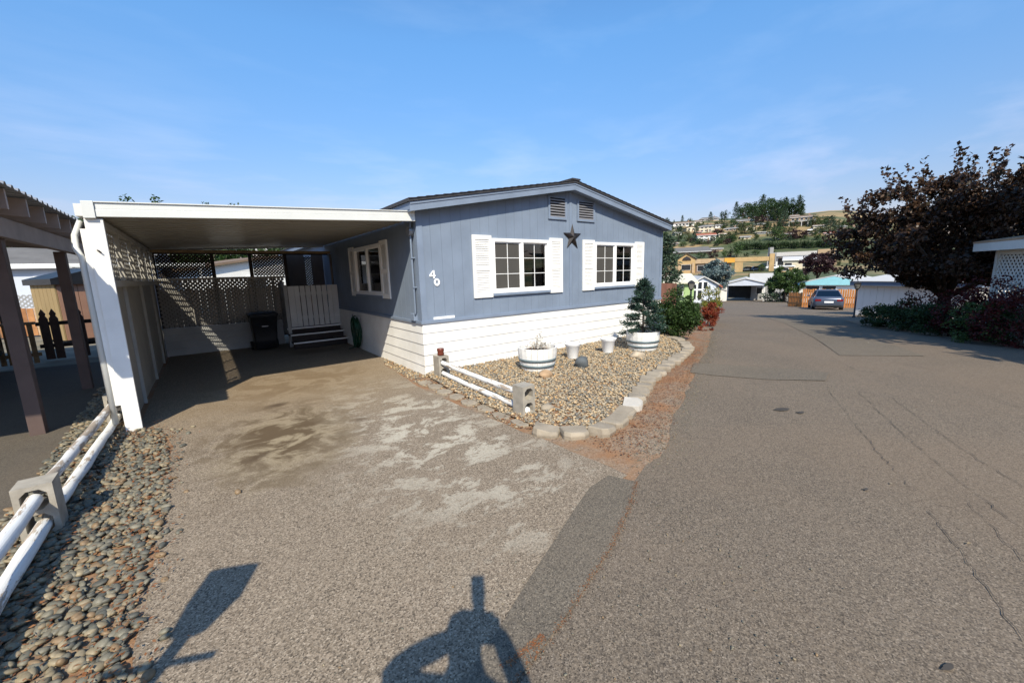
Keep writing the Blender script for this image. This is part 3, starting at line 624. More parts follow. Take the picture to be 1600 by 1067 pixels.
# house number and blank plate
def glyph(ch, cx, z0, h, w, t=.022):
    m = MB(); y0, y1 = HY - .016, HY - .001
    if ch == '0':
        n = 20; o = []; i_ = []
        for k in range(n):
            a = 2 * math.pi * k / n; o.append((cx + w / 2 * math.cos(a), z0 + h / 2 + h / 2 * math.sin(a))); i_.append((cx + (w / 2 - t) * math.cos(a), z0 + h / 2 + (h / 2 - t) * math.sin(a)))
        for k in range(n):
            a, b, c, d = o[k], o[(k + 1) % n], i_[(k + 1) % n], i_[k]; m.hexa([(p[0], y0, p[1]) for p in (a, b, c, d)], [(p[0], y1, p[1]) for p in (a, b, c, d)])
    else:
        m.box(cx + w * .12, cx + w * .12 + t, y0, y1, z0, z0 + h); m.box(cx - w / 2, cx + w * .119, y0, y1, z0 + h * .25, z0 + h * .25 + t); m.box(cx + w * .121 + t, cx + w / 2, y0, y1, z0 + h * .25, z0 + h * .25 + t)
        a = [(cx - w / 2, z0 + h * .25 + t), (cx - w / 2 + t * 1.2, z0 + h * .25 + t), (cx + w * .119, z0 + h * .86), (cx + w * .119, z0 + h)]
        m.hexa([(p[0], y0, p[1]) for p in a], [(p[0], y1, p[1]) for p in a])
    return m
p4 = at_y(675.3, 429, HY); p0 = at_y(682.3, 441, HY)
glyph('4', p4.x, p4.z - .07, .14, .115, .026).build('number_digit', vinyl, house); glyph('0', p0.x, p0.z - .066, .132, .112, .032).build('number_digit', vinyl, house)
pp = at_y(694, 498, HY); MB().box(pp.x - .21, pp.x + .21, HY - .018, HY - .001, pp.z, pp.z + .045).box(pp.x - .12, pp.x + .12, HY - .018, HY - .001, pp.z - .03, pp.z - .001).build('blank_plate', vinyl, house)
# star
def star():
    c = at_y(893.5, 371, HY); R = .295; r = .115; m = MB(); vs = [(c.x, HY - .075, c.z)]
    for k in range(10):
        a = math.pi / 2 + k * math.pi / 5; q = R if k % 2 == 0 else r; vs.append((c.x + q * math.cos(a), HY - .016, c.z + q * math.sin(a)))
    vs.append((c.x, HY - .015, c.z)); m.add(vs, [(0, 1 + k, 1 + (k + 1) % 10) for k in range(10)] + [(11, 1 + (k + 1) % 10, 1 + k) for k in range(10)])
    tag(m.build('barn_star', rust_metal), 'dark bronze five-pointed metal star hung between the front windows', 'star')
star()

# ------------------------------------------------------------------ lattice
def lattice(o, u, v, W, H, sp, sw, th, nrm):
    """two crossed layers of diagonal strips filling a W x H rectangle at o spanned by u, v"""
    o, u, v, nrm = Vector(o), Vector(u), Vector(v), Vector(nrm); m = MB()
    for lay, sg in ((0, 1), (1, -1)):
        c = -H if sg > 0 else 0
        lim = W if sg > 0 else W + H
        while c < lim:
            # line: a = c + sg*b, for b in 0..H
            b0, b1 = 0, H
            if sg > 0: b0, b1 = max(0, -c), min(H, W - c)
            else: b0, b1 = max(0, c - W), min(H, c)
            if b1 - b0 > .01:
                p = o + u * (c + sg * b0) + v * b0; q = o + u * (c + sg * b1) + v * b1; off = nrm * (lay * (th + .0005) + th / 2)
                m.bar(p + off, q + off, sw, th, nrm)
            c += sp
    return m

# ------------------------------------------------------------------ carport
car_port = thing('carport', 'white aluminium carport with lattice side wall attached to the blue home', 'carport', (1.0, 9.4, 0))
CX0, CX1, CY0, CY1 = -.93, 2.90, 6.36, 12.75
def cz(x): return 2.50 + (x + .85) * (2.655 - 2.50) / 3.73       # underside line
n_pan = 21; pw = (CY1 - CY0 - .02) / n_pan
for i in range(n_pan):
    y0 = CY0 + .045 + i * pw; m = MB()
    for a, b, h0, h1 in ((0, pw * .30, .0, .0), (pw * .30, pw * .36, .0, .03), (pw * .36, pw * .64, .03, .03), (pw * .64, pw * .70, .03, .0), (pw * .70, pw * .97, .0, .0), (pw * .97, pw, -.0, .02)):
        m.hexa([(CX0, y0 + a, cz(CX0) + .03 + h0), (CX1, y0 + a, cz(CX1) + .03 + h0), (CX1, y0 + b, cz(CX1) + .03 + h1), (CX0, y0 + b, cz(CX0) + .03 + h1)],
               [(CX0, y0 + a, cz(CX0) + .033 + h0), (CX1, y0 + a, cz(CX1) + .033 + h0), (CX1, y0 + b, cz(CX1) + .033 + h1), (CX0, y0 + b, cz(CX0) + .033 + h1)])
    m.build('roof_pan', alu_pan, car_port)
def slopebox(x0, x1, y0, y1, a, b): return MB().hexa([(x0, y0, cz(x0) + a), (x1, y0, cz(x1) + a), (x1, y1, cz(x1) + a), (x0, y1, cz(x0) + a)], [(x0, y0, cz(x0) + b), (x1, y0, cz(x1) + b), (x1, y1, cz(x1) + b), (x0, y1, cz(x0) + b)])
f = slopebox(-.83, 2.90, CY0 - .02, CY0 + .04, -.015, .066).build('fascia', alu, car_port, bevel=.004)
slopebox(-.83, 2.90, CY0 - .014, CY0 + .04, .067, .135).build('fascia', alu, car_port, bevel=.004)
slopebox(-.83, 2.90, CY0 - .03, CY0 + .04, .136, .148).build('fascia_lip', alu, f)
slopebox(-.93, -.832, CY0 - .034, CY0 + .05, -.03, .15).build('end_cap', alu, car_port, bevel=.004)
slopebox(-1.0, -.93, CY0 + .05, CY1, -.0, .13).build('gutter', alu, car_port)
slopebox(-.93, 2.90, CY1 - .02, CY1 + .04, -.0, .13).build('fascia', alu, car_port)
# front post board, its return board and the downspout
MB().box(-.935, -.785, 6.37, 6.41, .0, 2.468).build('post', white_wood, car_port, bevel=.004)
MB().box(-.985, -.937, 6.41, 6.48, .35, 2.36).build('post_return_board', white_wood, car_port)
MB().box(-.93, -.80, 6.411, 6.53, .03, 2.47).build('post', white_wood, car_port)
MB().tube([(-1.00, 6.62, 2.46), (-1.06, 6.58, 2.30), (-1.06, 6.5, 2.16), (-1.02, 6.47, 2.05), (-1.02, 6.47, .12)], .03, 10).build('downspout', alu, car_port, True)
MB().tube([(-.875, 6.372, 2.13), (-.86, 6.345, 2.12), (-.845, 6.35, 2.10)], .008, 6).build('hook', rust_metal, car_port)
panel_m = M('plywood_painted', (.29, .28, .25), .8, .08, 2.2, .2, 30, dirt=(.34, .31, .26))  # white inner boards, shade of the carport put into the colour
stud_m = M('stud_painted', (.36, .35, .32), .75, .06, 3, .1, 30)
ys = [6.53, 7.75, 8.97, 10.19, 11.41, 12.5]
for a, b in zip(ys[:-1], ys[1:]):
    box('wall_panel', panel_m, car_port, -.905, -.89, a + .004, b - .004, .03, 1.72)
    box('wall_panel', white_wood, car_port, -.925, -.908, a + .003, b - .003, .03, 1.72)
    lattice((-.90, a + .05, 1.80), (0, 1, 0), (0, 0, 1), b - a - .1, .62, .13, .034, .006, (1, 0, 0)).build('lattice', stud_m, car_port)
for a in (7.75, 9.6, 11.41): box('stud', stud_m, car_port, -.888, -.85, a - .02, a + .02, .03, 1.72)
for a in ys[1:]: box('stud', stud_m, car_port, -.888, -.835, a - .03, a + .03, 1.801, 2.42)
box('rail', stud_m, car_port, -.93, -.83, 6.531, 12.5, 1.721, 1.80); box('rail', stud_m, car_port, -.93, -.83, 6.531, 12.5, 2.421, 2.495)
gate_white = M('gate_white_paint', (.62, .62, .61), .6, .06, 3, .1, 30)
shade_white = M('shade_toned_white_paint', (.40, .40, .39), .7, .08, 3, .1, 30, dirt=(.28, .27, .24))  # white paint darkened to carry the carport shade, plus dirt blotches
# back wall
BY = 12.52
lat_m = M('lattice_paint', (.24, .23, .21), .8, .08, 3, 0)  # lattice colour darkened to stand in for shade at the back
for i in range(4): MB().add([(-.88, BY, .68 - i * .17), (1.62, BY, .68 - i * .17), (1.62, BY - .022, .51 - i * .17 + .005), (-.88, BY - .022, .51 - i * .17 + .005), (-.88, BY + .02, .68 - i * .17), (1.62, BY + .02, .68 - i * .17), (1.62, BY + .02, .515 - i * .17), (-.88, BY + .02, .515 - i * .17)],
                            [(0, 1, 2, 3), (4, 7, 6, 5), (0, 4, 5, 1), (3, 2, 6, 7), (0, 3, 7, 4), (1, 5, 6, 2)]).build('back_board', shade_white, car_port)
lattice((-.86, BY, .70), (1, 0, 0), (0, 0, 1), 2.62, 1.10, .094, .045, .006, (0, -1, 0)).build('lattice', lat_m, car_port)
for x in (-.3, .3, .95, 1.5): box('lattice_batten', lat_m, car_port, x - .02, x + .02, BY - .035, BY - .0125, .70, 1.80)
box('rail', stud_m, car_port, -.88, 1.80, BY - .03, BY + .02, 1.801, 1.86)
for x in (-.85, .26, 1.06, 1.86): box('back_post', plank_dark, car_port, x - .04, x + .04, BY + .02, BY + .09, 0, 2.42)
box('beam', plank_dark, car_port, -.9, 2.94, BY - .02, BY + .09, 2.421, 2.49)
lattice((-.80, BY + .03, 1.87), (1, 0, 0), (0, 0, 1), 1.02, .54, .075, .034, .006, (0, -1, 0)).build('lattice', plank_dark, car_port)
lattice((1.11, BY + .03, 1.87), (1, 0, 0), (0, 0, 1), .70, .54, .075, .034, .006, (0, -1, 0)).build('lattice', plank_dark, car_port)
box('beam_edge', tan_wood, car_port, -.83, 2.9, 11.98, 12.02, 2.425, 2.49)
bfn = thing('added_dimming_fence', 'added dark board fence keeping the back lattice of the carport dim', 'fence', (1, 14.6, 0))  # boards added behind the lattice only to keep its holes dim
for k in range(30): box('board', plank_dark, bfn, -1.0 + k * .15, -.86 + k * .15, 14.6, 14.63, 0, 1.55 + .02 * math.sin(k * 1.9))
# ------------------------------------------------------------------ porch with gate and steps
porch = thing('porch', 'small porch with white picket gate and brown steps under the carport', 'porch', (2.3, 12.2, 0))
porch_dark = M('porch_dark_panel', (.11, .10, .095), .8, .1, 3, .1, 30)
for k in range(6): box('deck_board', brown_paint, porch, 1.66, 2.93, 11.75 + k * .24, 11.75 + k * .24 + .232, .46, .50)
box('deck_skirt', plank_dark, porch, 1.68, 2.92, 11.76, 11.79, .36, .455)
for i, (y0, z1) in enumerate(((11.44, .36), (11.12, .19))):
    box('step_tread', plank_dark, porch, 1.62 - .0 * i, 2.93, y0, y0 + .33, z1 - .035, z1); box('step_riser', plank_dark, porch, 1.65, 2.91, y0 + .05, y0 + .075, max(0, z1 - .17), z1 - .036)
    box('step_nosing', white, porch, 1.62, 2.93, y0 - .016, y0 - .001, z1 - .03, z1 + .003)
box('step_nosing', white, porch, 1.60, 2.94, 11.725, 11.745, .465, .503)
for k in range(9):
    x = 1.735 + k * .133; wd = .145 if k in (0, 8) else .112
    box('picket', gate_white, porch, x - wd / 2 + .05, x + wd / 2 + .05, 11.70, 11.72, .53, 1.585)
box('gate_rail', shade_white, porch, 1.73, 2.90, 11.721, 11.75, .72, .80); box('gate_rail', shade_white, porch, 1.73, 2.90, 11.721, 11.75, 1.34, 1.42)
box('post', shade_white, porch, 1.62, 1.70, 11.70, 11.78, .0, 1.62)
for k in range(5): box('side_board', stud_m, porch, 1.635, 1.66, 11.80 + k * .15, 11.80 + k * .15 + .14, .3, 1.70)
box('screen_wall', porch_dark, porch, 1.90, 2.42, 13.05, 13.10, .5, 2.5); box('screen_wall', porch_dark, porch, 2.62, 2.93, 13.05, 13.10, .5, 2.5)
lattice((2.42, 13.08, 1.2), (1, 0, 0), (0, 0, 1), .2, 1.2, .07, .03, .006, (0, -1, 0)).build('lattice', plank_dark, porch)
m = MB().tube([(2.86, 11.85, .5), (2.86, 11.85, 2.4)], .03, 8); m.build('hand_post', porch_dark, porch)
# ------------------------------------------------------------------ wheelie bin
b = thing('wheelie_bin', 'black wheeled rubbish bin standing before the lattice wall', 'bin', (1.10, 11.85, 0))
def ring(cx, cy, hx, hy, z, r=.05):
    out = []
    for sx, sy, a0 in ((1, 1, 0), (-1, 1, 90), (-1, -1, 180), (1, -1, 270)):
        for k in range(4): a = R_(a0 + k * 30); out.append((cx + sx * (hx - r) + r * math.cos(a), cy + sy * (hy - r) + r * math.sin(a), z))
    return out
MB().loft([ring(1.10, 11.87, .24, .26, .06), ring(1.10, 11.87, .25, .27, .3), ring(1.10, 11.86, .29, .31, .86), ring(1.10, 11.86, .315, .335, .87), ring(1.10, 11.86, .315, .335, .90)]).build('body', bin_plastic, b, True)
MB().loft([ring(1.10, 11.86, .325, .345, .902), ring(1.10, 11.86, .32, .34, .93), ring(1.10, 11.88, .25, .27, .965), ring(1.10, 11.9, .1, .12, .97)]).build('lid', bin_plastic, b, True)
for x in (.82, 1.38): MB().tube([(x - .025, 12.1, .11), (x + .025, 12.1, .11)], .11, 14).build('wheel', rubber, b)
MB().tube([(.92, 12.22, .88), (1.28, 12.22, .88)], .018, 8).build('handle', bin_plastic, b)
MB().box(1.03, 1.17, 11.545, 11.56, .62, .64).build('badge', galv, b)
# ------------------------------------------------------------------ garden hose on its hanger
h = thing('garden_hose', 'green garden hose coiled on a hanger against the white skirting', 'hose', (2.83, 10.0, .5))
m = MB()
for k in range(9):
    pts = []; a_, b_ = .19 + .012 * (k % 4), .33 + .015 * (k % 5)
    for j in range(21): t = 2 * math.pi * j / 20; pts.append((2.88 - .014 * k + .01 * math.sin(3 * t + k), 9.95 + a_ * math.sin(t), .46 + b_ * math.cos(t)))
    m.tube(pts, .012, 6, False)
m.tube([(2.84, 10.1, .2), (2.82, 10.2, .06), (2.78, 10.3, .02), (2.7, 10.25, .02)], .012, 6)
m.build('coil', hose_green, h, True)
MB().box(2.80, 2.915, 9.87, 10.03, .80, .83).box(2.895, 2.915, 9.9, 10.0, .6, .799).build('hanger', galv, h)
MB().tube([(2.86, 10.28, .0), (2.86, 10.28, .82), (2.84, 10.2, .86)], .016, 8).build('tap_pipe', galv, h)

# ------------------------------------------------------------------ cinder blocks and rails
def block_mesh():
    """hollow block standing on end: two rectangular holes through it along y"""
    m = MB(); w, d, h, t = .195, .195, .395, .032
    m.box(-w / 2, -w / 2 + t, -d / 2, d / 2, 0, h); m.box(w / 2 - t, w / 2, -d / 2, d / 2, 0, h)
    for z0, z1 in ((0, t), (h / 2 - t / 2, h / 2 + t / 2), (h - t, h)): m.box(-w / 2 + t, w / 2 - t, -d / 2, d / 2, z0, z1)
    # chamfered inner corners
    iw = w / 2 - t
    for z0, z1 in ((t, h / 2 - t / 2), (h / 2 + t / 2, h - t)):
        for sx in (-1, 1):
            for zc, dz in ((z0, 1), (z1, -1)): m.prism([(sx * iw, -d / 2, zc), (sx * (iw - .035), -d / 2, zc), (sx * iw, -d / 2, zc + dz * .035)], (0, d, 0))
    bm = bmesh.new(); me = bpy.data.meshes.new('block'); me.from_pydata([tuple(p) for p in m.v], [], m.f); bm.from_mesh(me); bmesh.ops.remove_doubles(bm, verts=bm.verts, dist=.0005)
    bmesh.ops.recalc_face_normals(bm, faces=bm.faces); bm.to_mesh(me); bm.free(); me.materials.append(concrete); return me
BM_ = block_mesh()
def block(x, y, rz, label, z=0.0):
    o = bpy.data.objects.new('concrete_block', BM_); COL.objects.link(o); o.location = (x, y, z); o.rotation_euler = (0, 0, rz)
    tag(o, label, 'concrete block', 'concrete blocks holding the log rails'); return o
block(-1.115, 4.16, .03, 'concrete block in the middle of the left log fence, nearest the driveway pebbles'); block(-1.06, 6.98, .0, 'concrete block at the foot of the white carport post')
block(-1.10, 1.35, .03, 'concrete block at the near end of the left log fence')
block(3.10, 6.11, 0.02, 'concrete block at the house corner with a brown jar on top'); block(2.99, 3.72, .03, 'concrete block at the gravel bed corner with open rail ends showing')
def rail(p, q, r, mat, label, octo=8):
    p, q = Vector(p), Vector(q); n = 14; pts = []; rad = []
    for i in range(n + 1):
        t = i / n; c = p.lerp(q, t); pts.append(c + Vector((random.uniform(-.004, .004), 0, random.uniform(-.004, .004) - .012 * math.sin(math.pi * t)))); rad.append(r * (1 + random.uniform(-.07, .07)))
    tag(MB().tube(pts, rad, octo).build('fence_rail', mat, None, False, .012), label, 'rail', 'white log rails')
rail((-1.115, 4.215, .30), (-1.065, 7.1, .30), .042, peel_old, 'upper weathered log rail running up to the carport post')
rail((-1.10, 4.22, .095), (-1.065, 7.1, .10), .045, peel_new, 'lower white log rail running up to the carport post')
rail((-1.10, 1.25, .295), (-1.115, 4.10, .29), .047, peel_new, 'upper white log rail at the near left edge, ending in the block')
rail((-1.085, 1.25, .095), (-1.10, 4.11, .09), .049, peel_new, 'lower white log rail at the near left edge, lying above the pebbles')
rail((3.10, 6.20, .275), (2.995, 3.78, .27), .040, peel_new, 'upper peeling white rail along the gravel bed')
rail((3.10, 6.20, .095), (2.99, 3.64, .085), .042, peel_new, 'lower white rail along the gravel bed')
m = MB().lathe(3.10, 6.11, [(.03, .396), (.055, .40), (.06, .43), (.052, .455), (.058, .465), (.062, .50), (.058, .52), (.045, .522)], 18)
tag(m.build('brown_jar', M('brown_glaze', (.12, .03, .018), .25, .2, 8, 0), None, True), 'small brown glazed jar standing on the concrete block by the house corner', 'jar')

# ------------------------------------------------------------------ edging stones and flagstones
edging = thing('garden_edging', 'curved row of tan concrete edging blocks round the gravel bed', 'edging', (6, 4, 0))
s = 0.0; ds = [math.hypot(b[0] - a[0], b[1] - a[1]) for a, b in zip(edge_px[:-1], edge_px[1:])]; tot = sum(ds); k = 0
while s < tot - .1:
    x, y = along(edge_px, s / tot); x2, y2 = along(edge_px, min(1, (s + .05) / tot)); a = math.atan2(y2 - y, x2 - x) + random.uniform(-.06, .06) + (.24 if k > 4 else 0); st_ = random.uniform(-.018, .018); x += -math.sin(a) * st_; y += math.cos(a) * st_
    c, sn = math.cos(a), math.sin(a); wl_, dp, ht = .305, .21, .078 + random.uniform(-.012, .02); tilt = random.uniform(-.02, .02)
    def P(u, w, z): return (x + c * u - sn * w, y + sn * u + c * w, z)
    ch = .045
    m = MB().loft([[P(*q, -.02) for q in ((-wl_ / 2, dp * .55), (-wl_ / 2 + .01, -dp * .35), (-wl_ / 4, -dp * .55), (wl_ / 4, -dp * .55), (wl_ / 2 - .01, -dp * .35), (wl_ / 2, dp * .55))],
                   [P(*q, ht - .025 + tilt) for q in ((-wl_ / 2, dp * .55), (-wl_ / 2 + .01, -dp * .38), (-wl_ / 4, -dp * .6), (wl_ / 4, -dp * .6), (wl_ / 2 - .01, -dp * .38), (wl_ / 2, dp * .55))],
                   [P(*q, ht + tilt * (1 if q[0] > 0 else -1)) for q in ((-wl_ / 2 + .012, dp * .5), (-wl_ / 2 + .02, -dp * .28), (-wl_ / 4, -dp * .48), (wl_ / 4, -dp * .48), (wl_ / 2 - .02, -dp * .28), (wl_ / 2 - .012, dp * .5))]])
    white_one = k == 5
    o = m.build('edging_block', M('pale_edging', (.44, .41, .36), .85, .1, 6, .4, 50) if white_one else paver, edging, bevel=.012)
    if white_one: o['label'] = 'whitewashed edging block'
    s += .312 + random.uniform(-.008, .02); k += 1
flag = thing('flagstone_row', 'row of flat half-buried stones along the driveway edge below the rails', 'paving', (2.7, 4.6, 0))
for i, (x, y) in enumerate([(2.70, 5.95), (2.72, 5.62), (2.70, 5.27), (2.73, 4.93), (2.72, 4.58), (2.76, 4.22), (2.75, 3.88), (2.78, 3.52)]):
    pts = [(x + .12 * random.uniform(.75, 1.1) * math.cos(a), y + .16 * random.uniform(.8, 1.08) * math.sin(a), 0) for a in np.linspace(.3, 2 * math.pi + .3, 8)[:-1]]
    MB().prism([(p[0], p[1], -.02) for p in pts], (random.uniform(-.003, .003), 0, .042 + random.uniform(0, .008))).build('flagstone', paver, flag, bevel=.006)
# ------------------------------------------------------------------ rocks
def rock(x, y, z, sx, sy, sz, mat, label, seed):
    r = np.random.default_rng(seed); bm = bmesh.new(); bmesh.ops.create_icosphere(bm, subdivisions=3, radius=1); V = []
    D = r.normal(0, 1, (6, 3)); D /= np.linalg.norm(D, axis=1)[:, None]
    for v in bm.verts:
        p = np.array(v.co[:]); k = 1.0
        for d in D:
            q = p @ d
            if q > .72: k = min(k, .72 / q + .06)
        v.co = Vector(p * k * (1 + .03 * math.sin(7 * p[0] + 5 * p[1]))) ; v.co = Vector((v.co.x * sx, v.co.y * sy, v.co.z * sz + sz * .55))
    me = bpy.data.meshes.new('rock'); bm.to_mesh(me); bm.free(); me.polygons.foreach_set('use_smooth', [True] * len(me.polygons)); me.materials.append(mat)
    o = bpy.data.objects.new('rock', me); COL.objects.link(o); o.location = (x, y, z); tag(o, label, 'rock', 'rocks set in the gravel bed')
rock(5.28, 4.86, .03, .145, .13, .135, M('dark_rock', (.085, .095, .10), .75, .15, 12, .4, 60), 'dark grey rock in front of the white pots', 3)
rock(6.62, 4.64, .03, .17, .14, .10, M('pale_rock', (.40, .33, .24), .8, .12, 10, .4, 60), 'pale rounded tan rock before the conifer barrel', 8)
rock(4.33, 4.80, .03, .13, .10, .085, M('orange_rock', (.36, .24, .14), .8, .2, 10, .4, 60), 'orange sandstone rock near the block with open rail ends', 5)
rock(3.28, 3.62, .02, .10, .08, .06, paver, 'small tan stone leaning behind the bed corner block', 11)
rock(3.42, 5.85, .03, .07, .06, .05, M('brown_rock', (.2, .11, .06), .8, .2, 10, .4, 60), 'small brown stone beside the jar-topped block', 12)
# ------------------------------------------------------------------ planters
def barrel(x, y, label):
    t = thing('barrel_planter', label, 'planter', (x, y, .05), 'white half-barrel planters'); h = .40; n = 22
    def rad(z): return .285 + (.355 - .285) * (z / h) ** .8 + .012 * math.sin(math.pi * z / h)
    for k in range(n):     # staves
        a0, a1 = 2 * math.pi * (k + .02) / n, 2 * math.pi * (k + .98) / n; rings = []
        for z in (0, .1, .2, .3, h):
            ro, ri = rad(z), rad(z) - .025; rings.append([(x + ro * math.cos(a0), y + ro * math.sin(a0), .05 + z), (x + ro * math.cos(a1), y + ro * math.sin(a1), .05 + z), (x + ri * math.cos(a1), y + ri * math.sin(a1), .05 + z), (x + ri * math.cos(a0), y + ri * math.sin(a0), .05 + z)])
        MB().loft(rings).build('stave', white_wood, t)
    for z0, z1 in ((.06, .108), (.165, .215)):
        MB().loft([[(x + (rad(z) + e) * math.cos(2 * math.pi * j / 40), y + (rad(z) + e) * math.sin(2 * math.pi * j / 40), .05 + z) for j in range(40)] for z, e in ((z0, .001), (z0, .006), (z1, .006), (z1, .001))], False).build('hoop', grey_band, t, True)
    MB().lathe(x, y, [(.05, .36), (.2, .375), (.315, .37), (.316, .3)], 24).build('soil', soil, t, True)
    return t
b1 = barrel(4.62, 5.33, 'white half-barrel planter with grey hoops holding a dead plant'); b2 = barrel(7.46, 5.10, 'white half-barrel planter with grey hoops under the small conifer')
def dead_plant():
    t = thing('dead_plant', 'bleached dead plant in the nearer white barrel', 'plant', (4.62, 5.33, .42)); m = MB(); r = random.Random(4); V = []; F = []
    for k in range(26):
        a, sp, hh = r.uniform(0, 6.28), r.uniform(.05, .28), r.uniform(.04, .14) if k > 5 else r.uniform(.18, .34)
        if k <= 5: sp = r.uniform(.0, .07)
        p = Vector((4.62 + .04 * math.cos(a) + .03, 5.33 + .04 * math.sin(a), .41)); q = p + Vector((sp * math.cos(a), sp * math.sin(a), hh)); mid = p.lerp(q, .5) + Vector((0, 0, hh * .15)); m.tube([p, mid, q], [.006, .004, .002], 5)
        for j in range(7):
            c = p.lerp(q, .3 + .1 * j) + Vector((r.uniform(-.04, .04), r.uniform(-.04, .04), r.uniform(-.02, .02))); s_ = r.uniform(.012, .03); i0 = len(V)
            V += [c + Vector((r.uniform(-s_, s_), r.uniform(-s_, s_), r.uniform(-s_, s_))) for _ in range(4)]; F.append((i0, i0 + 1, i0 + 2, i0 + 3))
    m.build('stem', M('bleached_stem', (.5, .47, .42), .8, .1, 10, 0), t); MB().add(V, F).build('dry_leaf', M_leaf('bleached_leaf', [(.5, .48, .42), (.62, .6, .55), (.38, .3, .2)]), t, recalc=False)
    litter('barrel_leaves', [(4.62 + rng.normal(0, .13), 5.33 + rng.normal(0, .13), .43) for _ in range(130)], .015, .045, litter_m, 'dead leaves on the soil of the nearer barrel')
dead_plant()
def pot(x, y, s, label):
    t = thing('flower_pot', label, 'pot', (x, y, .05), 'empty white plastic pots'); z = .045
    MB().lathe(x, y, [(.095 * s, z), (.10 * s, z + .01), (.135 * s, z + .24 * s), (.15 * s, z + .25 * s), (.156 * s, z + .30 * s), (.148 * s, z + .302 * s), (.13 * s, z + .245 * s), (.09 * s, z + .03)], 28).build('body', plastic_white, t, True)
    MB().lathe(x, y, [(.157 * s, z + .275 * s), (.163 * s, z + .28 * s), (.163 * s, z + .308 * s), (.15 * s, z + .31 * s)], 28, False).build('rim', plastic_white, t, True)
pot(5.70, 5.50, 1.03, 'empty white plastic pot next to the dead-plant barrel'); pot(6.62, 5.36, 1.05, 'empty white plastic pot next to the conifer barrel')

# ------------------------------------------------------------------ foliage
def leaf_quads(C, D, L_, W_, r, fold=.25):
    """C centres, D directions (n,3); leaf of length L_, width W_ as a folded quad"""
    n = len(C); D = D / np.linalg.norm(D, axis=1)[:, None]; A = np.cross(D, r.normal(0, 1, (n, 3))); A /= np.linalg.norm(A, axis=1)[:, None] + 1e-9; N = np.cross(A, D)
    L_ = np.broadcast_to(L_, n)[:, None]; W_ = np.broadcast_to(W_, n)[:, None]
    V = np.stack([C, C + D * L_ * .5 + A * W_ * .5 + N * W_ * fold, C + D * L_, C + D * L_ * .5 - A * W_ * .5 + N * W_ * fold], 1).reshape(-1, 3)
    return V, np.arange(4 * n).reshape(n, 4)
def crown_points(n, rad, seed, clumps=40, shell=.55, squash=.5, clump_r=.22):
    r = np.random.default_rng(seed); d = r.normal(0, 1, (clumps, 3)); d /= np.linalg.norm(d, axis=1)[:, None]
    q = shell + (1 - shell) * r.uniform(0, 1, clumps) ** .7; q *= 1 + r.normal(0, .10, clumps); c = d * q[:, None]; c[:, 2] = np.where(c[:, 2] < -squash, -squash + r.normal(0, .08, clumps), c[:, 2])
    w = r.uniform(.5, 1.4, clumps); ix = r.choice(clumps, n, p=w / w.sum()); cr = clump_r * r.uniform(.6, 1.3, clumps)
    g = r.normal(0, 1, (n, 3)); g /= np.linalg.norm(g, axis=1)[:, None]; P = c[ix] + g * (cr[ix] * r.uniform(.3, 1, n) ** .6)[:, None]
    return P * np.array(rad), c * np.array(rad), r
def trunk_mesh(h, r0, clumps, base_z, n_limb=9, seed=0):
    r = random.Random(seed); m = MB(); m.tube([(0, 0, -.2), (.03 * h, .01 * h, h * .4), (.0, .02 * h, h)], [r0 * 1.25, r0, r0 * .55], 8)
    for c in clumps[:n_limb]:
        s = Vector((0, 0, h * r.uniform(.5, .98))); e = Vector(c); md = s.lerp(e, .5) + Vector((0, 0, .06 * h)); m.tube([s, md, e], [r0 * .45, r0 * .28, r0 * .08], 5)
    return m
def broadleaf(name, label, cat, loc, rad, cz_, nleaf, ls, mat, seed, trunk_r=.15, group=None, clumps=40, shell=.5, clump_r=.24, droop=-.25, squash=.6):
    t = thing(name, label, cat, (0, 0, 0), group); P, C, r = crown_points(nleaf, rad, seed, clumps, shell, squash, clump_r)
    C[:, 2] += cz_; P[:, 2] += cz_; D = r.normal(0, 1, P.shape) + np.array([0, 0, droop]) + .5 * P / np.linalg.norm(P, axis=1)[:, None]
    V, F = leaf_quads(P, D, ls * r.uniform(.7, 1.3, len(P)), ls * .62 * r.uniform(.7, 1.2, len(P)), r)
    if trunk_r: trunk_mesh(cz_, trunk_r, [tuple(c) for c in C], 0, 12, seed).build('trunk', bark, t, True)
    fast_mesh('crown', V, F, mat, t); t.location = loc; t['_w'] = tuple(loc); return t
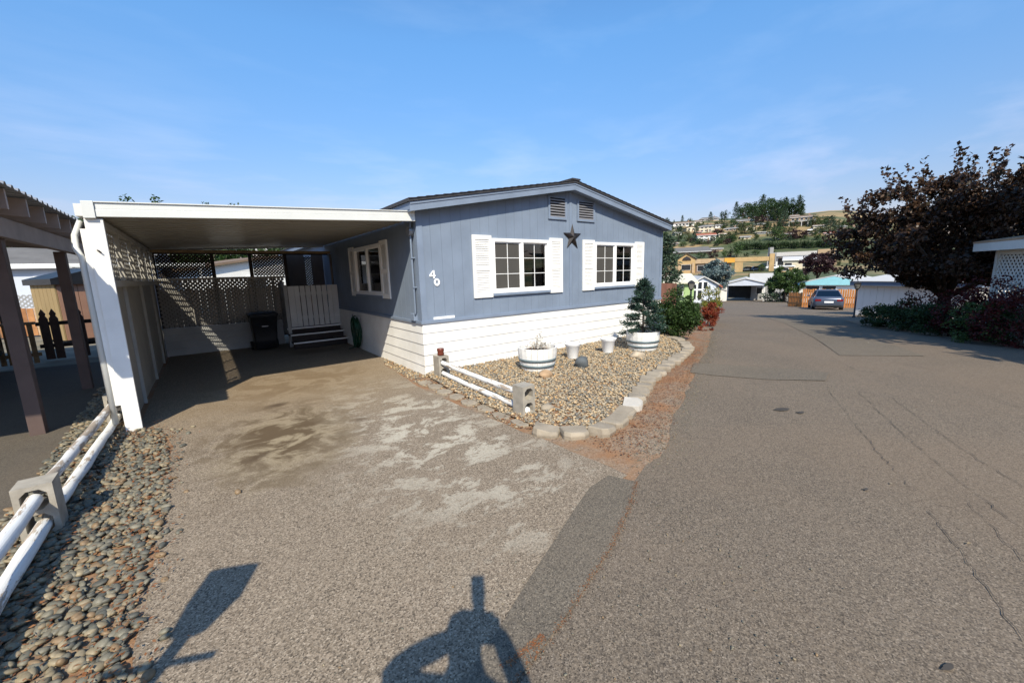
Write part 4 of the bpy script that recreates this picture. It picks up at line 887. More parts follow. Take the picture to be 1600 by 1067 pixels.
def conifer(name, label, cat, loc, h, rad, nb, per, ls, mat, seed, group=None, z0=.08, power=.9, up=.15, trunk_r=None, tuft=.16):
    t = thing(name, label, cat, (0, 0, 0), group); r = np.random.default_rng(seed); P = []; D = []; br = MB()
    for i in range(nb):
        k = (i + .5) / nb; z = h * (z0 + (1 - z0) * k ** .9); a = i * 2.399 + r.normal(0, .25); R0 = rad * (1 - (z / h - z0) / (1 - z0)) ** power * r.uniform(.8, 1.12) + .02 * rad; slope = -.12 + .55 * k + r.normal(0, .08) + up * .3
        e = np.array([math.cos(a), math.sin(a), slope]); m_ = int(per * (.35 + .65 * R0 / rad)) + 3
        if trunk_r: br.tube([(0, 0, z), tuple(np.array([0, 0, z]) + e * R0 * .9)], [trunk_r * .35, trunk_r * .1], 4, False)
        u = r.uniform(.12, 1, m_) ** .7; g = r.normal(0, tuft * rad * .5, (m_, 3)); g[:, 2] *= .55; P.append(np.array([0, 0, z]) + e[None, :] * (u * R0)[:, None] + g * (.4 + .6 * u)[:, None]); D.append(e[None, :] + r.normal(0, .75, (m_, 3)))
    P.append(np.stack([r.normal(0, .02 * rad, 30), r.normal(0, .02 * rad, 30), r.uniform(.9 * h, h, 30)], 1)); D.append(r.normal(0, .4, (30, 3)) + np.array([0, 0, 1]))
    P = np.concatenate(P); D = np.concatenate(D); V, F = leaf_quads(P, D, ls * r.uniform(.7, 1.4, len(P)), ls * .34 * r.uniform(.7, 1.3, len(P)), r)
    tr = trunk_r or h * .018; br.tube([(0, 0, -.15), (0, 0, h * .5), (0, 0, h * .96)], [tr, tr * .7, tr * .15], 7); br.build('trunk', bark, t); fast_mesh('crown', V, F, mat, t)
    t.location = loc; t['_w'] = tuple(loc); return t
lf_spruce_pot = M_leaf('artificial_needles', [(.018, .040, .028), (.03, .063, .044), (.058, .105, .080), (.022, .048, .035)], .12, .4)
lf_green = M_leaf('shrub_green', [(.022, .048, .012), (.035, .07, .016), (.055, .10, .024), (.03, .06, .014)])
lf_dark = M_leaf('dark_green', [(.018, .04, .014), (.03, .06, .02), (.045, .08, .026)])
lf_mid = M_leaf('mid_green', [(.035, .07, .02), (.055, .1, .03), (.075, .12, .035)])
lf_olive = M_leaf('olive_green', [(.07, .09, .03), (.1, .12, .045), (.06, .075, .03)])
lf_yel = M_leaf('yellow_green', [(.14, .19, .03), (.22, .24, .05), (.1, .14, .03), (.34, .25, .04)])
lf_red = M_leaf('barberry_red', [(.2, .025, .012), (.28, .05, .02), (.14, .02, .012), (.32, .1, .04)])
lf_deepred = M_leaf('deep_red', [(.065, .010, .011), (.10, .016, .016), (.045, .010, .010)])
lf_plum = M_leaf('plum_leaf', [(.026, .015, .011), (.045, .025, .016), (.085, .048, .029), (.036, .021, .014), (.13, .076, .046), (.034, .027, .015)], .2, .42)
lf_plumfar = M_leaf('plum_far', [(.03, .013, .018), (.045, .02, .025), (.06, .03, .03)])
lf_spruce = M_leaf('spruce', [(.035, .06, .035), (.05, .085, .05), (.075, .11, .07)], .15)
lf_blue = M_leaf('blue_spruce', [(.075, .115, .115), (.11, .16, .165), (.15, .20, .205), (.09, .13, .13)], .15)
conifer('potted_conifer', 'small blue-green conifer in the farther white barrel', 'conifer', (7.46, 5.10, .38), 1.15, .51, 60, 240, .052, lf_spruce_pot, 3, z0=.05, power=.85, trunk_r=.022, tuft=.15)
broadleaf('round_shrub', 'dense green shrub at the right-hand front corner of the blue home', 'shrub', (9.72, 5.62, 0), (.54, .56, .60), .56, 11000, .058, lf_green, 21, .03, clumps=60, shell=.35, clump_r=.26, squash=.95)
p = hit(1104, 508); broadleaf('red_shrub', 'low scarlet barberry shrub beside the road edge', 'shrub', (p.x + .15, p.y - .05, p.z), (.44, .46, .42), .38, 5000, .045, lf_red, 22, .02, clumps=40, shell=.3, squash=.95)
p = at_r(1108, 468, 17.2); broadleaf('yellow_shrub', 'yellow-green bush behind the scarlet shrub', 'shrub', (p.x, p.y, terr(p.x, p.y)), (.5, .5, .55), .85, 2400, .06, lf_yel, 23, .03, clumps=36, shell=.3, squash=.95)
p = at_r(1078, 470, 15.5); broadleaf('olive_shrub', 'olive-green bush between the dense shrub and the lamp post', 'shrub', (p.x, p.y, terr(p.x, p.y)), (.4, .4, .42), .42, 1800, .06, lf_olive, 24, .03, clumps=36, shell=.3, squash=.95)
p = at_r(1121, 503, 14.2); broadleaf('red_shrub', 'small orange-red tuft low at the road edge', 'shrub', (p.x - .3, p.y + .25, terr(p.x, p.y)), (.3, .3, .2), .15, 700, .045, lf_red, 28, 0, clumps=20, shell=.3, squash=.95)
# the dark plum-leaved tree
def plum_tree():
    c = at_r(1494, 366, 20.5); gz = terr(c.x, c.y); rad = (3.0, 3.3, 1.9); t = thing('plum_tree', 'large dark purple-leaved tree overhanging the road on the right', 'tree', (0, 0, 0))
    P, C, r = crown_points(46000, rad, 41, 200, .28, .84, .125); 
    # long leading shoots breaking the outline
    sh = []; sd = []
    for k in range(70):
        a, e = r.uniform(0, 6.283), r.uniform(.35, 1.35); s0 = np.array([math.cos(a) * rad[0] * math.cos(e) * .9, math.sin(a) * rad[1] * math.cos(e) * .9, math.sin(e) * rad[2] * .9]); dv = np.array([math.cos(a) * .35 + r.normal(0, .2), math.sin(a) * .35 + r.normal(0, .2), 1.0]); ln = r.uniform(.35, 1.15)
        u = r.uniform(0, 1, 34); sh.append(s0 + dv * (u * ln)[:, None] + r.normal(0, .055, (34, 3)) * (1.5 - u)[:, None]); sd.append(dv * .3 + r.normal(0, .7, (34, 3)))
    P = np.concatenate([P] + sh); P[:, 2] += 1.75 + (c.z - gz) * .0
    base = c.z - gz - .1
    P[:, 2] += base - 1.75; D = np.concatenate([r.normal(0, 1, (46000, 3)) + np.array([0, 0, -.5])] + sd)
    V, F = leaf_quads(P, D,   .125 * r.uniform(.65, 1.35, len(P)), .092 * r.uniform(.7, 1.2, len(P)), r); o = fast_mesh('crown', V, F, lf_plum, t)
    C = C + np.array([0, 0, base]); m = MB(); m.tube([(0, 0, -.3), (.05, .05, .7), (0, .05, 1.3)], [.28, .2, .17], 10)
    for k, q in enumerate(C[:40]):
        s = Vector((0, .05, 1.0 + .3 * (k % 3))); e = Vector(q); m.tube([s, s.lerp(e, .45) + Vector((0, 0, .3)), e], [.09, .05, .012], 5)
    m.build('trunk', bark, t, True); t.location = (c.x, c.y, gz); t['_w'] = (c.x, c.y, gz)
plum_tree()
for x, y, h_, rr, lab, sd in ((12.2, -4.8, 4.9, 3.0, 'broad shade tree outside the right edge whose shadow crosses the road', 71), (15.3, -3.3, 6.2, 2.5, 'tall shade tree outside the right edge, shading the lattice porch', 72), (19.4, -4.0, 5.8, 2.8, 'farther shade tree outside the right edge, behind the lattice porch', 73)):
    broadleaf('shade_tree', lab, 'tree', (x, y, terr(x, y)), (rr, rr, rr * .85), h_, 9500, .32, lf_mid, sd, .22, 'shade trees by the lattice porch house', clumps=70, shell=.3, clump_r=.24, squash=.9)
# hedge shrubs at the right
for i, (px, py, r, rx, rz, mat, lab) in enumerate((
        (1378, 505, 18.9, .70, .42, lf_dark, 'dark clipped shrub at the left end of the shaded hedge by the black lamp post'), (1420, 512, 17.9, .9, .48, lf_dark, 'dark green shrub in the shaded hedge below the plum tree trunk'), (1468, 516, 17.0, .9, .46, lf_dark, 'low dark shrub in the middle of the shaded hedge'),
        (1510, 524, 16.2, .85, .62, lf_deepred, 'maroon shrub in the shaded hedge in front of the lattice porch'), (1552, 531, 15.2, .75, .6, lf_mid, 'green shrub in the shaded hedge between two red ones'), (1596, 535, 14.6, .85, .75, lf_deepred, 'red barberry at the right edge of the picture'),
        (1432, 480, 20.3, .7, .52, lf_dark, 'taller leafy shrub behind the hedge beside the white shed'), (1428, 488, 19.2, .42, .4, lf_yel, 'bright yellow-green tuft in the shaded hedge'), (1492, 500, 18.6, 1.3, .8, lf_deepred, 'broad dark red shrub behind the hedge under the plum tree'), (1575, 520, 16.4, 1.1, .95, lf_deepred, 'tall dark red shrub against the lattice porch'))):
    p = at_r(px, py, r); broadleaf('hedge_shrub', lab, 'shrub', (p.x, p.y, terr(p.x, p.y)), (rx, rx, rz), rz * .85, 2600, .075, mat, 60 + i, .03, 'shrubs of the shaded hedge', clumps=50, shell=.4, clump_r=.24, squash=.95)
sheet('hedge_bed', [(13.6, -2.5), (14.3, .05), (15.7, 1.2), (17.2, 2.4), (18.3, 3.55), (21.6, 4.9), (26, 4.0), (30, 0), (24, -8), (15, -6)], dirt, .012, 2.0)
sheet('lawn', [(17.6, 1.0), (18.6, 2.6), (20.5, 3.4), (23, 3.0), (23, 1.0)], M('lawn_green', (.05, .10, .02), .9, .25, 12, .5, 80), .02, 2.0)

# ------------------------------------------------------------------ small buildings built in a local frame: x along the front, -y towards the viewer
def frame(loc, rz):
    c, s = math.cos(rz), math.sin(rz)
    return lambda x, y, z: (loc[0] + c * x - s * y, loc[1] + s * x + c * y, loc[2] + z)
def lbox(T, x0, x1, y0, y1, z0, z1):
    return MB().hexa([T(x0, y0, z0), T(x1, y0, z0), T(x1, y1, z0), T(x0, y1, z0)], [T(x0, y0, z1), T(x1, y0, z1), T(x1, y1, z1), T(x0, y1, z1)])
def windows_on(T, par, rects, y, mat=None, fm=None):
    for (x0, x1, z0, z1) in rects:
        e = .06; w = lbox(T, x0 - e, x1 + e, y - .05, y, z0 - e, z0); 
        for a in ((x0 - e, x1 + e, z1, z1 + e), (x0 - e, x0, z0, z1), (x1, x1 + e, z0, z1)):
            q = lbox(T, a[0], a[1], y - .05, y, a[2], a[3]); w.add(q.v, q.f)
        w = w.build('window', fm or vinyl, par); lbox(T, x0, x1, y - .03, y - .005, z0, z1).build('pane', mat or pane_dark, w)
def gable_house(name, label, loc, rz, w, d, h, rise, wall, roofm, rects=(), cat='house', group=None, ridge='x', over=.4, chimney=None, trim=None, hip=0, side=()):
    """loc is the middle of the front wall foot"""
    t = thing(name, label, cat, loc, group); T = frame(loc, rz); m = MB()
    lbox(T, -w / 2, w / 2, 0, d, -1.5, h).build('wall', wall, t)
    o = over
    if ridge == 'x':
        hw = w / 2 + o; tk = .12; rp = hw - hip
        pts = [T(-hw, -o, h - .03), T(hw, -o, h - .03), T(hw, d + o, h - .03), T(-hw, d + o, h - .03), T(-rp, d / 2, h + rise), T(rp, d / 2, h + rise)]
        m = MB().add(pts, [(0, 1, 5, 4), (2, 3, 4, 5), (1, 2, 5), (3, 0, 4), (3, 2, 1, 0)])
        lbox(T, -hw, hw, -o - .02, -o, h - .2, h).build('fascia', trim or vinyl, t)
    else:
        hw = w / 2 + o
        m = MB().prism([T(-hw, -o, h - .12), T(hw, -o, h - .12), T(hw, -o, h), T(0, -o, h + rise), T(-hw, -o, h)], Vector(T(0, d + o, 0)) - Vector(T(0, -o, 0)))
        g = MB().prism([T(-w / 2, -.01, h - .13), T(w / 2, -.01, h - .13), T(0, -.01, h + rise - .15)], Vector(T(0, .05, 0)) - Vector(T(0, 0, 0))); g.build('gable', wall, t)
        m = MB()
        for s in (-1, 1): m.add([T(s * hw, -o, h - .16), T(0, -o, h + rise - .12), T(0, d + o, h + rise - .12), T(s * hw, d + o, h - .16), T(s * hw, -o, h), T(0, -o, h + rise), T(0, d + o, h + rise), T(s * hw, d + o, h)], [(0, 1, 2, 3), (4, 5, 6, 7), (0, 4, 5, 1), (3, 2, 6, 7), (0, 3, 7, 4), (1, 5, 6, 2)])
    r = m.build('roof', roofm, t)
    if chimney: x, y, s, hh = chimney; lbox(T, x - s, x + s, y - s, y + s, h, h + hh).build('chimney', M('chimney_brick', (.3, .2, .15), .9, .15, 3, .2, 20), r)
    windows_on(T, t, rects, 0.0)
    if side:   # windows on the left flank
        for (y0, y1, z0, z1) in side: lbox(T, -w / 2 - .05, -w / 2, y0, y1, z0, z1).build('window', pane_dark, t)
    return t, T
w_cream = M('wall_cream', (.62, .56, .42), .8, .06, 1, 0); w_white = M('wall_white', (.72, .71, .68), .8, .04, 1, 0); w_tan = M('wall_tan', (.40, .29, .18), .8, .08, 1, 0); w_brown = M('wall_brown', (.2, .14, .10), .8, .1, 1, 0)
w_grey = M('wall_grey', (.3, .3, .3), .8, .06, 1, 0); w_green = M('wall_pale_green', (.30, .42, .18), .7, .05, 1, 0); w_bluewhite = M('wall_blue_white', (.52, .56, .64), .7, .04, 1, 0); r_grey = M('roof_grey', (.13, .125, .12), .9, .12, 1.5, 0); r_brown = M('roof_brown', (.17, .12, .085), .9, .12, 1.5, 0)
r_red = M('roof_red', (.28, .09, .05), .9, .12, 1.5, 0); r_cream = M('roof_cream', (.62, .58, .44), .6, .05, 2, 0); r_white = M('roof_white', (.5, .49, .47), .6, .05, 2, 0); r_tan = M('roof_tan', (.36, .25, .16), .9, .1, 2, 0); yel_brick = M('yellow_brick', (.42, .29, .14), .85, .1, .8, 0); orange_sign = M('orange_panel', (.6, .3, .04), .6, .08, .5, 0)

# ---- neighbour's brown carport on the left
nc = thing('neighbour_carport', 'brown timber carport with ribbed metal roof at the left edge', 'carport', (-3.5, 9, 0))
def bz(x): return 2.52 + (-1.62 - x) * .06
for k, y in enumerate(np.arange(5.0, 13.6, .61)): MB().hexa([(-6.5, y, bz(-6.5)), (-1.42, y, bz(-1.42)), (-1.42, y + .045, bz(-1.42)), (-6.5, y + .045, bz(-6.5))], [(-6.5, y, bz(-6.5) + .19), (-1.42, y, bz(-1.42) + .19), (-1.42, y + .045, bz(-1.42) + .19), (-6.5, y + .045, bz(-6.5) + .19)]).build('rafter', beam_pink, nc)
box('beam', beam_pink, nc, -1.76, -1.66, 4.9, 13.8, 2.30, 2.515); box('beam', beam_pink, nc, -6.2, -6.1, 4.9, 13.8, 2.55, 2.76)
for i, y in enumerate(np.arange(4.75, 13.9, .76)):
    m = MB(); q = .76 / 4
    for j in range(4):
        y0 = y + j * q
        for a, b, ha, hb in ((0, .55, 0, 0), (.55, .68, 0, .03), (.68, .87, .03, .03), (.87, 1, .03, 0)):
            m.hexa([(-6.7, y0 + a * q, bz(-6.7) + .20 + ha), (-1.36, y0 + a * q, bz(-1.36) + .20 + ha), (-1.36, y0 + b * q, bz(-1.36) + .20 + hb), (-6.7, y0 + b * q, bz(-6.7) + .20 + hb)], [(-6.7, y0 + a * q, bz(-6.7) + .204 + ha), (-1.36, y0 + a * q, bz(-1.36) + .204 + ha), (-1.36, y0 + b * q, bz(-1.36) + .204 + hb), (-6.7, y0 + b * q, bz(-6.7) + .204 + hb)])
    m.build('roof_sheet', galv, nc)
for x, y in ((-1.78, 7.12), (-1.78, 9.75), (-1.78, 13.6), (-6.15, 5.0), (-6.15, 9.0), (-6.15, 13.6)): box('post', brown_paint, nc, x - .065, x + .065, y - .065, y + .065, 0, 2.30 if x > -3 else 2.55, bevel=.006)
# picket fence behind it
fe = thing('picket_fence', 'dark brown picket fence with pointed tops left of the white carport post', 'fence', (-2.6, 14.4, 0))
for k, x in enumerate((-3.15, -2.98, -2.55, -2.20, -1.92)):
    y = 14.45; w = .075
    MB().prism([(x - w, y, 0), (x + w, y, 0), (x + w, y, .98), (x + w * .55, y, 1.05), (x + w * .75, y, 1.1), (x, y, 1.22), (x - w * .75, y, 1.1), (x - w * .55, y, 1.05), (x - w, y, .98)], (0, .04, 0)).build('picket', M('picket_brown', (.055, .032, .024), .7, .2, 5, .15, 60), fe)
for z in (.28, .82): box('rail', plank_dark, fe, -3.3, -1.7, 14.495, 14.53, z, z + .09)
# tan railing and black pole
tr = thing('tan_railing', 'tan slatted timber railing in the shade of the brown carport', 'railing', (-3.5, 13.6, 0))
for k in range(7): box('slat', tan_wood, tr, -3.95 + k * .12, -3.87 + k * .12, 13.6, 13.63, .05, .92)
box('rail', tan_wood, tr, -4.0, -3.1, 13.56, 13.67, .921, .98); box('rail', tan_wood, tr, -4.0, -3.1, 13.631, 13.66, .2, .28)
bp = thing('black_post', 'black square post standing behind the tan railing', 'post', (-3.85, 15.2, 0)); box('shaft', black_metal, bp, -3.98, -3.76, 15.1, 15.32, 0, 1.95); box('cap', black_metal, bp, -4.02, -3.72, 15.06, 15.36, 1.951, 2.02)
# resin shed
sp = Vector((-2.78, 19.0, 0)); T = frame(sp, R_(30)); sh = thing('garden_shed', 'brown and tan resin garden shed with dark roof beyond the picket fence', 'shed', sp)
shed_tan = M('shed_tan', (.28, .2, .095), .7, .06, 2, 0); shed_br = M('shed_brown', (.30, .165, .11), .7, .06, 2, 0)
for k in range(8): lbox(T, -.95 + k * .235, -.95 + k * .235 + .22, 0, .04, .05, 1.85).build('wall_panel', shed_br, sh)
for k in range(6): lbox(T, -1.0, -.96, .02 + k * .27, .02 + k * .27 + .25, .05, 1.8).build('wall_panel', shed_tan, sh)
lbox(T, -.955, .93, .05, 1.65, 0, 1.84).build('wall', dark, sh)
MB().prism([T(-1.1, -.12, 1.80), T(1.1, -.12, 1.80), T(1.1, -.12, 1.98), T(0, -.12, 2.32), T(-1.1, -.12, 1.98)], Vector(T(0, 1.9, 0)) - Vector(T(0, 0, 0))).build('roof', black_metal, sh); lbox(T, -.2, .2, -.135, -.121, 2.02, 2.12).build('gable_plate', vinyl, sh)
# wood fence with lattice top and the white neighbour home
p0, p1 = Vector((-9.0, 22.6, 0)), Vector((-4.6, 22.0, 0)); wf = thing('board_fence', 'weathered orange board fence with lattice top before the white neighbour home', 'fence', p0); n = 24
for k in range(n): a, b_ = p0.lerp(p1, k / n), p0.lerp(p1, (k + .93) / n); MB().bar(a + Vector((0, 0, .5)), b_ + Vector((0, 0, .5)), .025, 1.0 + .02 * math.sin(k * 2)).build('board', M('fence_board_%d' % (k % 3), [(.42, .2, .08), (.5, .33, .2), (.33, .15, .06)][k % 3], .8, .2, 4, .2, 30), wf)
lattice(p0 + Vector((0, 0, 1.02)), (p1 - p0).normalized(), (0, 0, 1), (p1 - p0).length, .45, .15, .05, .01, (0, -1, 0)).build('lattice', w_grey, wf)
for k in range(4): q = p0.lerp(p1, k / 3); MB().box(q.x - .06, q.x + .06, q.y + .03, q.y + .15, 0, 1.55).build('post', orange_wood, wf)
gable_house('neighbour_home', 'white neighbour mobile home seen under the brown carport roof', (-8.6, 27.5, 0), R_(-6), 13, 6, 2.75, .9, w_bluewhite, r_grey, [(2.75, 3.75, 1.1, 2.15), (-1.5, -.3, 1.1, 2.15)], over=.3)
gable_house('neighbour_home', 'low white-roofed home visible over the carport back lattice', (4.2, 31, 0), R_(20), 11, 6, 2.5, .9, w_white, r_brown, [(-2, -1, 1, 2)], over=.3, ridge='y')
aw = thing('patio_awning', 'white patio awning attached to the neighbour home behind the shed', 'awning', (-2.5, 25, 0)); MB().box(-4.4, .2, 24.6, 27.3, 2.52, 2.66).build('roof', alu, aw)
for x in (-4.2, -2, 0): MB().box(x - .04, x + .04, 24.7, 24.78, 0, 2.519).build('post', alu, aw)
# ---- right-hand lattice porch house
p = at_r(1543, 470, 17.6); q = at_r(1645, 470, 15.2); az = math.atan2(q.y - p.y, q.x - p.x); T = frame((p.x, p.y, terr(p.x, p.y)), az); lp = thing('lattice_porch_house', 'pale house with white lattice porch and tan roof at the right edge', 'house', (p.x, p.y, terr(p.x, p.y)))
ez = 1.75 + (402 - 390) / (FPX / depth(p)) - terr(p.x, p.y) + .05
porch_w = M('porch_white', (.62, .64, .60), .7, .04, 2, 0)
for x in (.0, 1.42, 2.9, 4.4): lbox(T, x, x + .12, 0, .12, 0, ez).build('post', porch_w, lp)
for x in (.12, 1.54, 3.02):
    o = Vector(T(x, .04, 1.0)); u = Vector(T(x + 1, .04, 1.0)) - o
    lattice(o, u, (0, 0, 1), 1.3, ez - 1.15, .16, .05, .008, -Vector(T(0, 1, 0)) + Vector(T(0, 0, 0))).build('lattice', porch_w, lp)
for k in range(14): lbox(T, .0 + k * .32, .31 + k * .32, -.02, -.002, .0, .97).build('skirt_board', porch_w, lp)
lbox(T, -.05, 4.6, -.03, .1, .971, 1.03).build('rail', porch_w, lp); lbox(T, -.05, 4.6, .02, .12, ez - .14, ez - .001).build('rail', porch_w, lp)
lbox(T, -.3, 4.9, -.35, -.3, ez - .02, ez + .2).build('fascia', porch_w, lp); lbox(T, -.3, -.25, -.299, 3.0, ez - .02, ez + .2).build('fascia', porch_w, lp)
MB().hexa([T(-.32, -.36, ez + .201), T(5.0, -.36, ez + .201), T(5.0, 3.2, ez + .75), T(-.32, 3.2, ez + .55)], [T(-.32, -.36, ez + .25), T(5.0, -.36, ez + .25), T(5.0, 3.2, ez + .8), T(-.32, 3.2, ez + .6)]).build('roof', r_tan, lp)
lbox(T, .2, 4.6, 2.2, 4.0, -.2, ez).build('wall', w_brown, lp)
# ---- white garage beside the lamp post
p = hit(1336, 492); q = at_r(1452, 480, p.length * .95); az = math.atan2(q.y - p.y, q.x - p.x); T = frame(p, az); W_ = (q - p).length + 1.5; gz = 1.75 + (412 - 445) / (FPX / depth(p)) - p.z
g = thing('white_garage', 'low white panelled garage behind the black lamp post', 'garage', p)
n = int(W_ / .3)
for k in range(n): lbox(T, k * .3 + .004, k * .3 + .296, 0, .03, 0, gz).build('wall_panel', w_white, g)
lbox(T, 0, W_, .031, 3, -.2, gz).build('wall', w_white, g); lbox(T, -.25, W_ + .2, -.3, 3.2, gz + .001, gz + .22).build('fascia', M('slate_blue', (.13, .17, .24), .6, .06, 2, 0), g)
MB().hexa([T(-.28, -.34, gz + .221), T(W_ + .2, -.34, gz + .221), T(W_ + .2, 3.2, gz + .55), T(-.28, 3.2, gz + .5)], [T(-.28, -.34, gz + .25), T(W_ + .2, -.34, gz + .25), T(W_ + .2, 3.2, gz + .6), T(-.28, 3.2, gz + .55)]).build('roof', r_white, g)
# ---- lamp posts
def lamp(loc, h, label, rz=0):
    t = thing('lamp_post', label, 'lamp post', loc, 'black lantern lamp posts'); x, y, z = loc; hh = h - .42
    MB().lathe(x, y, [(.07, z), (.07, z + .05), (.04, z + .09), (.036, z + hh)], 12).build('post', black_metal, t, True)
    c, s = math.cos(rz), math.sin(rz); MB().bar((x - .22 * c, y - .22 * s, z + hh - .16), (x + .22 * c, y + .22 * s, z + hh - .16), .022, .022).build('crossbar', black_metal, t)
    def sq(r, zz): return [(x + r * math.cos(rz + R_(45 + 90 * k)), y + r * math.sin(rz + R_(45 + 90 * k)), zz) for k in range(4)]
    MB().loft([sq(.05, z + hh), sq(.10, z + hh + .05), sq(.105, z + hh + .065)]).build('lantern_base', black_metal, t); ln = MB().loft([sq(.10, z + hh + .066), sq(.165, z + hh + .30)]).build('lantern_glass', lamp_glass, t)
    for k in range(4): MB().bar(sq(.103, z + hh + .066)[k], sq(.168, z + hh + .30)[k], .016, .016).build('glazing_bar', black_metal, ln)
    MB().loft([sq(.19, z + hh + .301), sq(.19, z + hh + .32), sq(.10, z + hh + .39), sq(.03, z + hh + .42)]).build('lantern_cap', black_metal, t); return t
lamp((-1.13, 1.0, 0), 2.0, 'lamp post at the near end of the log fence whose shadow crosses the driveway', R_(-25))
p = hit(1334, 496); lamp((p.x, p.y, p.z), 1.75, 'black lamp post in front of the white garage', .3)
p = at_r(1079, 470, 18.5); lamp((p.x, p.y, terr(p.x, p.y)), 1.75 + (418 - 440) / (FPX / depth(p)) - terr(p.x, p.y) + .1, 'black lantern lamp post behind the dense green shrub', .6)
# ---- cars
def car(loc, rz, paint, label, group=None):
    """sedan pointing along local +x; origin on the ground at its middle"""
    t = thing('car', label, 'car', (0, 0, 0), group)
    def sec(x, hw, z0, z1, rt=.12, rb=.08):
        return [(x, -hw + rb, z0), (x, hw - rb, z0), (x, hw, z0 + rb), (x, hw + .01, (z0 + z1) / 2), (x, hw - .02, z1 - rt), (x, hw - rt - .03, z1), (x, -hw + rt + .03, z1), (x, -hw + .02, z1 - rt), (x, -hw - .01, (z0 + z1) / 2), (x, -hw, z0 + rb)]
    MB().loft([sec(-2.36, .70, .42, .80), sec(-2.30, .84, .30, .98), sec(-1.9, .90, .22, 1.02), sec(-1.2, .91, .20, .98), sec(0, .91, .20, .95), sec(1.0, .90, .20, .94), sec(1.9, .87, .22, .82), sec(2.28, .80, .28, .72), sec(2.36, .62, .38, .62)]).build('body', paint, t, True)
    def cab(x, hw, z): return [(x, -hw, z), (x, hw, z)]
    low = [(-1.85, .74, 1.0), (1.05, .76, .93)]; top = [(-1.10, .58, 1.42), (.20, .58, 1.43)]
    b = [(-1.85, -.76, .99), (1.10, -.78, .92), (1.10, .78, .92), (-1.85, .76, .99)]; u = [(-1.05, -.58, 1.43), (.15, -.59, 1.45), (.15, .59, 1.45), (-1.05, .58, 1.43)]
    MB().hexa(b, u).build('windows', glass_dark, t); MB().hexa([(-1.12, -.60, 1.405), (.2, -.61, 1.42), (.2, .61, 1.42), (-1.12, .60, 1.405)], [(-1.0, -.52, 1.475), (.08, -.52, 1.49), (.08, .52, 1.49), (-1.0, .52, 1.475)]).build('roof', paint, t, bevel=.03)
    for s in (-1, 1):
        for p_, q_ in (((-1.86, s * .765, .99), (-1.07, s * .59, 1.43)), ((1.10, s * .785, .92), (.17, s * .6, 1.44)), ((-.35, s * .785, .94), (-.38, s * .605, 1.44))): MB().bar(p_, q_, .06, .05).build('pillar', paint, t)
    for x in (-1.42, 1.42):
        for s in (-1, 1):
            w = MB().tube([(x, s * .72, .32), (x, s * .92, .32)], .325, 18).build('wheel', rubber, t); MB().tube([(x, s * .90, .32), (x, s * .928, .32)], .2, 12).build('rim', galv, w)
    for s in (-1, 1):
        MB().box(-2.37, -2.26, s * .62 - .17, s * .62 + .17, .70, .84).build('tail_light', red_lens, t); MB().box(2.24, 2.33, s * .58 - .15, s * .58 + .15, .56, .66).build('headlight', lamp_glass, t); MB().box(.72, .88, s * .98 - .09, s * .98 + .09, .93, 1.05).build('wing_mirror', paint, t, bevel=.02)
    MB().box(-2.385, -2.365, -.26, .26, .58, .70).build('number_plate', vinyl, t); MB().box(-2.40, -2.30, -.72, .72, .30, .42).build('bumper', rubber, t, bevel=.02)
    t.location = loc; t.rotation_euler = (0, 0, rz); t['_w'] = tuple(loc); return t
paint_grey = M('car_paint_grey', (.085, .105, .15), .25, .04, 2, 0, metal=.4); paint_white = M('car_paint_white', (.75, .75, .75), .3, .02, 2, 0); paint_cream = M('car_paint_cream', (.5, .45, .38), .3, .04, 2, 0); paint_black = M('car_paint_black', (.012, .012, .014), .2, .04, 2, 0)
p = at_r(1297, 486.5, 36.5); gc = car((p.x + 2.1, p.y + .9, terr(p.x + 2.1, p.y + .9)), R_(20), paint_grey, 'grey sedan parked tail-on before the orange fence'); gc.rotation_euler.y = R_(1.5)
nk = car((-4.62, 11.2, 0), R_(-95), paint_black, 'black car nosing out of the brown carport at the left edge')
car((hit(1178, 469).x + 6.5, hit(1178, 469).y + 3.0, terr(hit(1178, 469).x + 6.5, hit(1178, 469).y + 3.0)), R_(25), paint_cream, 'cream car parked inside the far grey carport')
# ---- orange plank fence
FA, FB, FC = at_r(1231, 476, 45.5), at_r(1252, 483.5, 42.5), at_r(1340, 482, 44.5)
of = thing('orange_fence', 'orange stained plank fence behind the grey sedan', 'fence', (FB.x, FB.y, terr(FB.x, FB.y)))
for a, b_, n, hh in ((FA, FB, 9, 1.25), (FB, FC, 24, 1.55)):
    for k in range(n):
        p, q = a.lerp(b_, k / n), a.lerp(b_, (k + .76) / n); zg = terr(p.x, p.y); hk = hh + .03 * math.sin(k * 1.7)
        MB().bar((p.x, p.y, zg + hk / 2), (q.x, q.y, zg + hk / 2), .03, hk).build('plank', orange_wood, of)
    for z in (.3, .85): MB().bar((a.x + .06, a.y + .08, terr(a.x, a.y) + z), (b_.x + .06, b_.y + .08, terr(b_.x, b_.y) + z), .05, .12).build('rail', orange_wood, of)
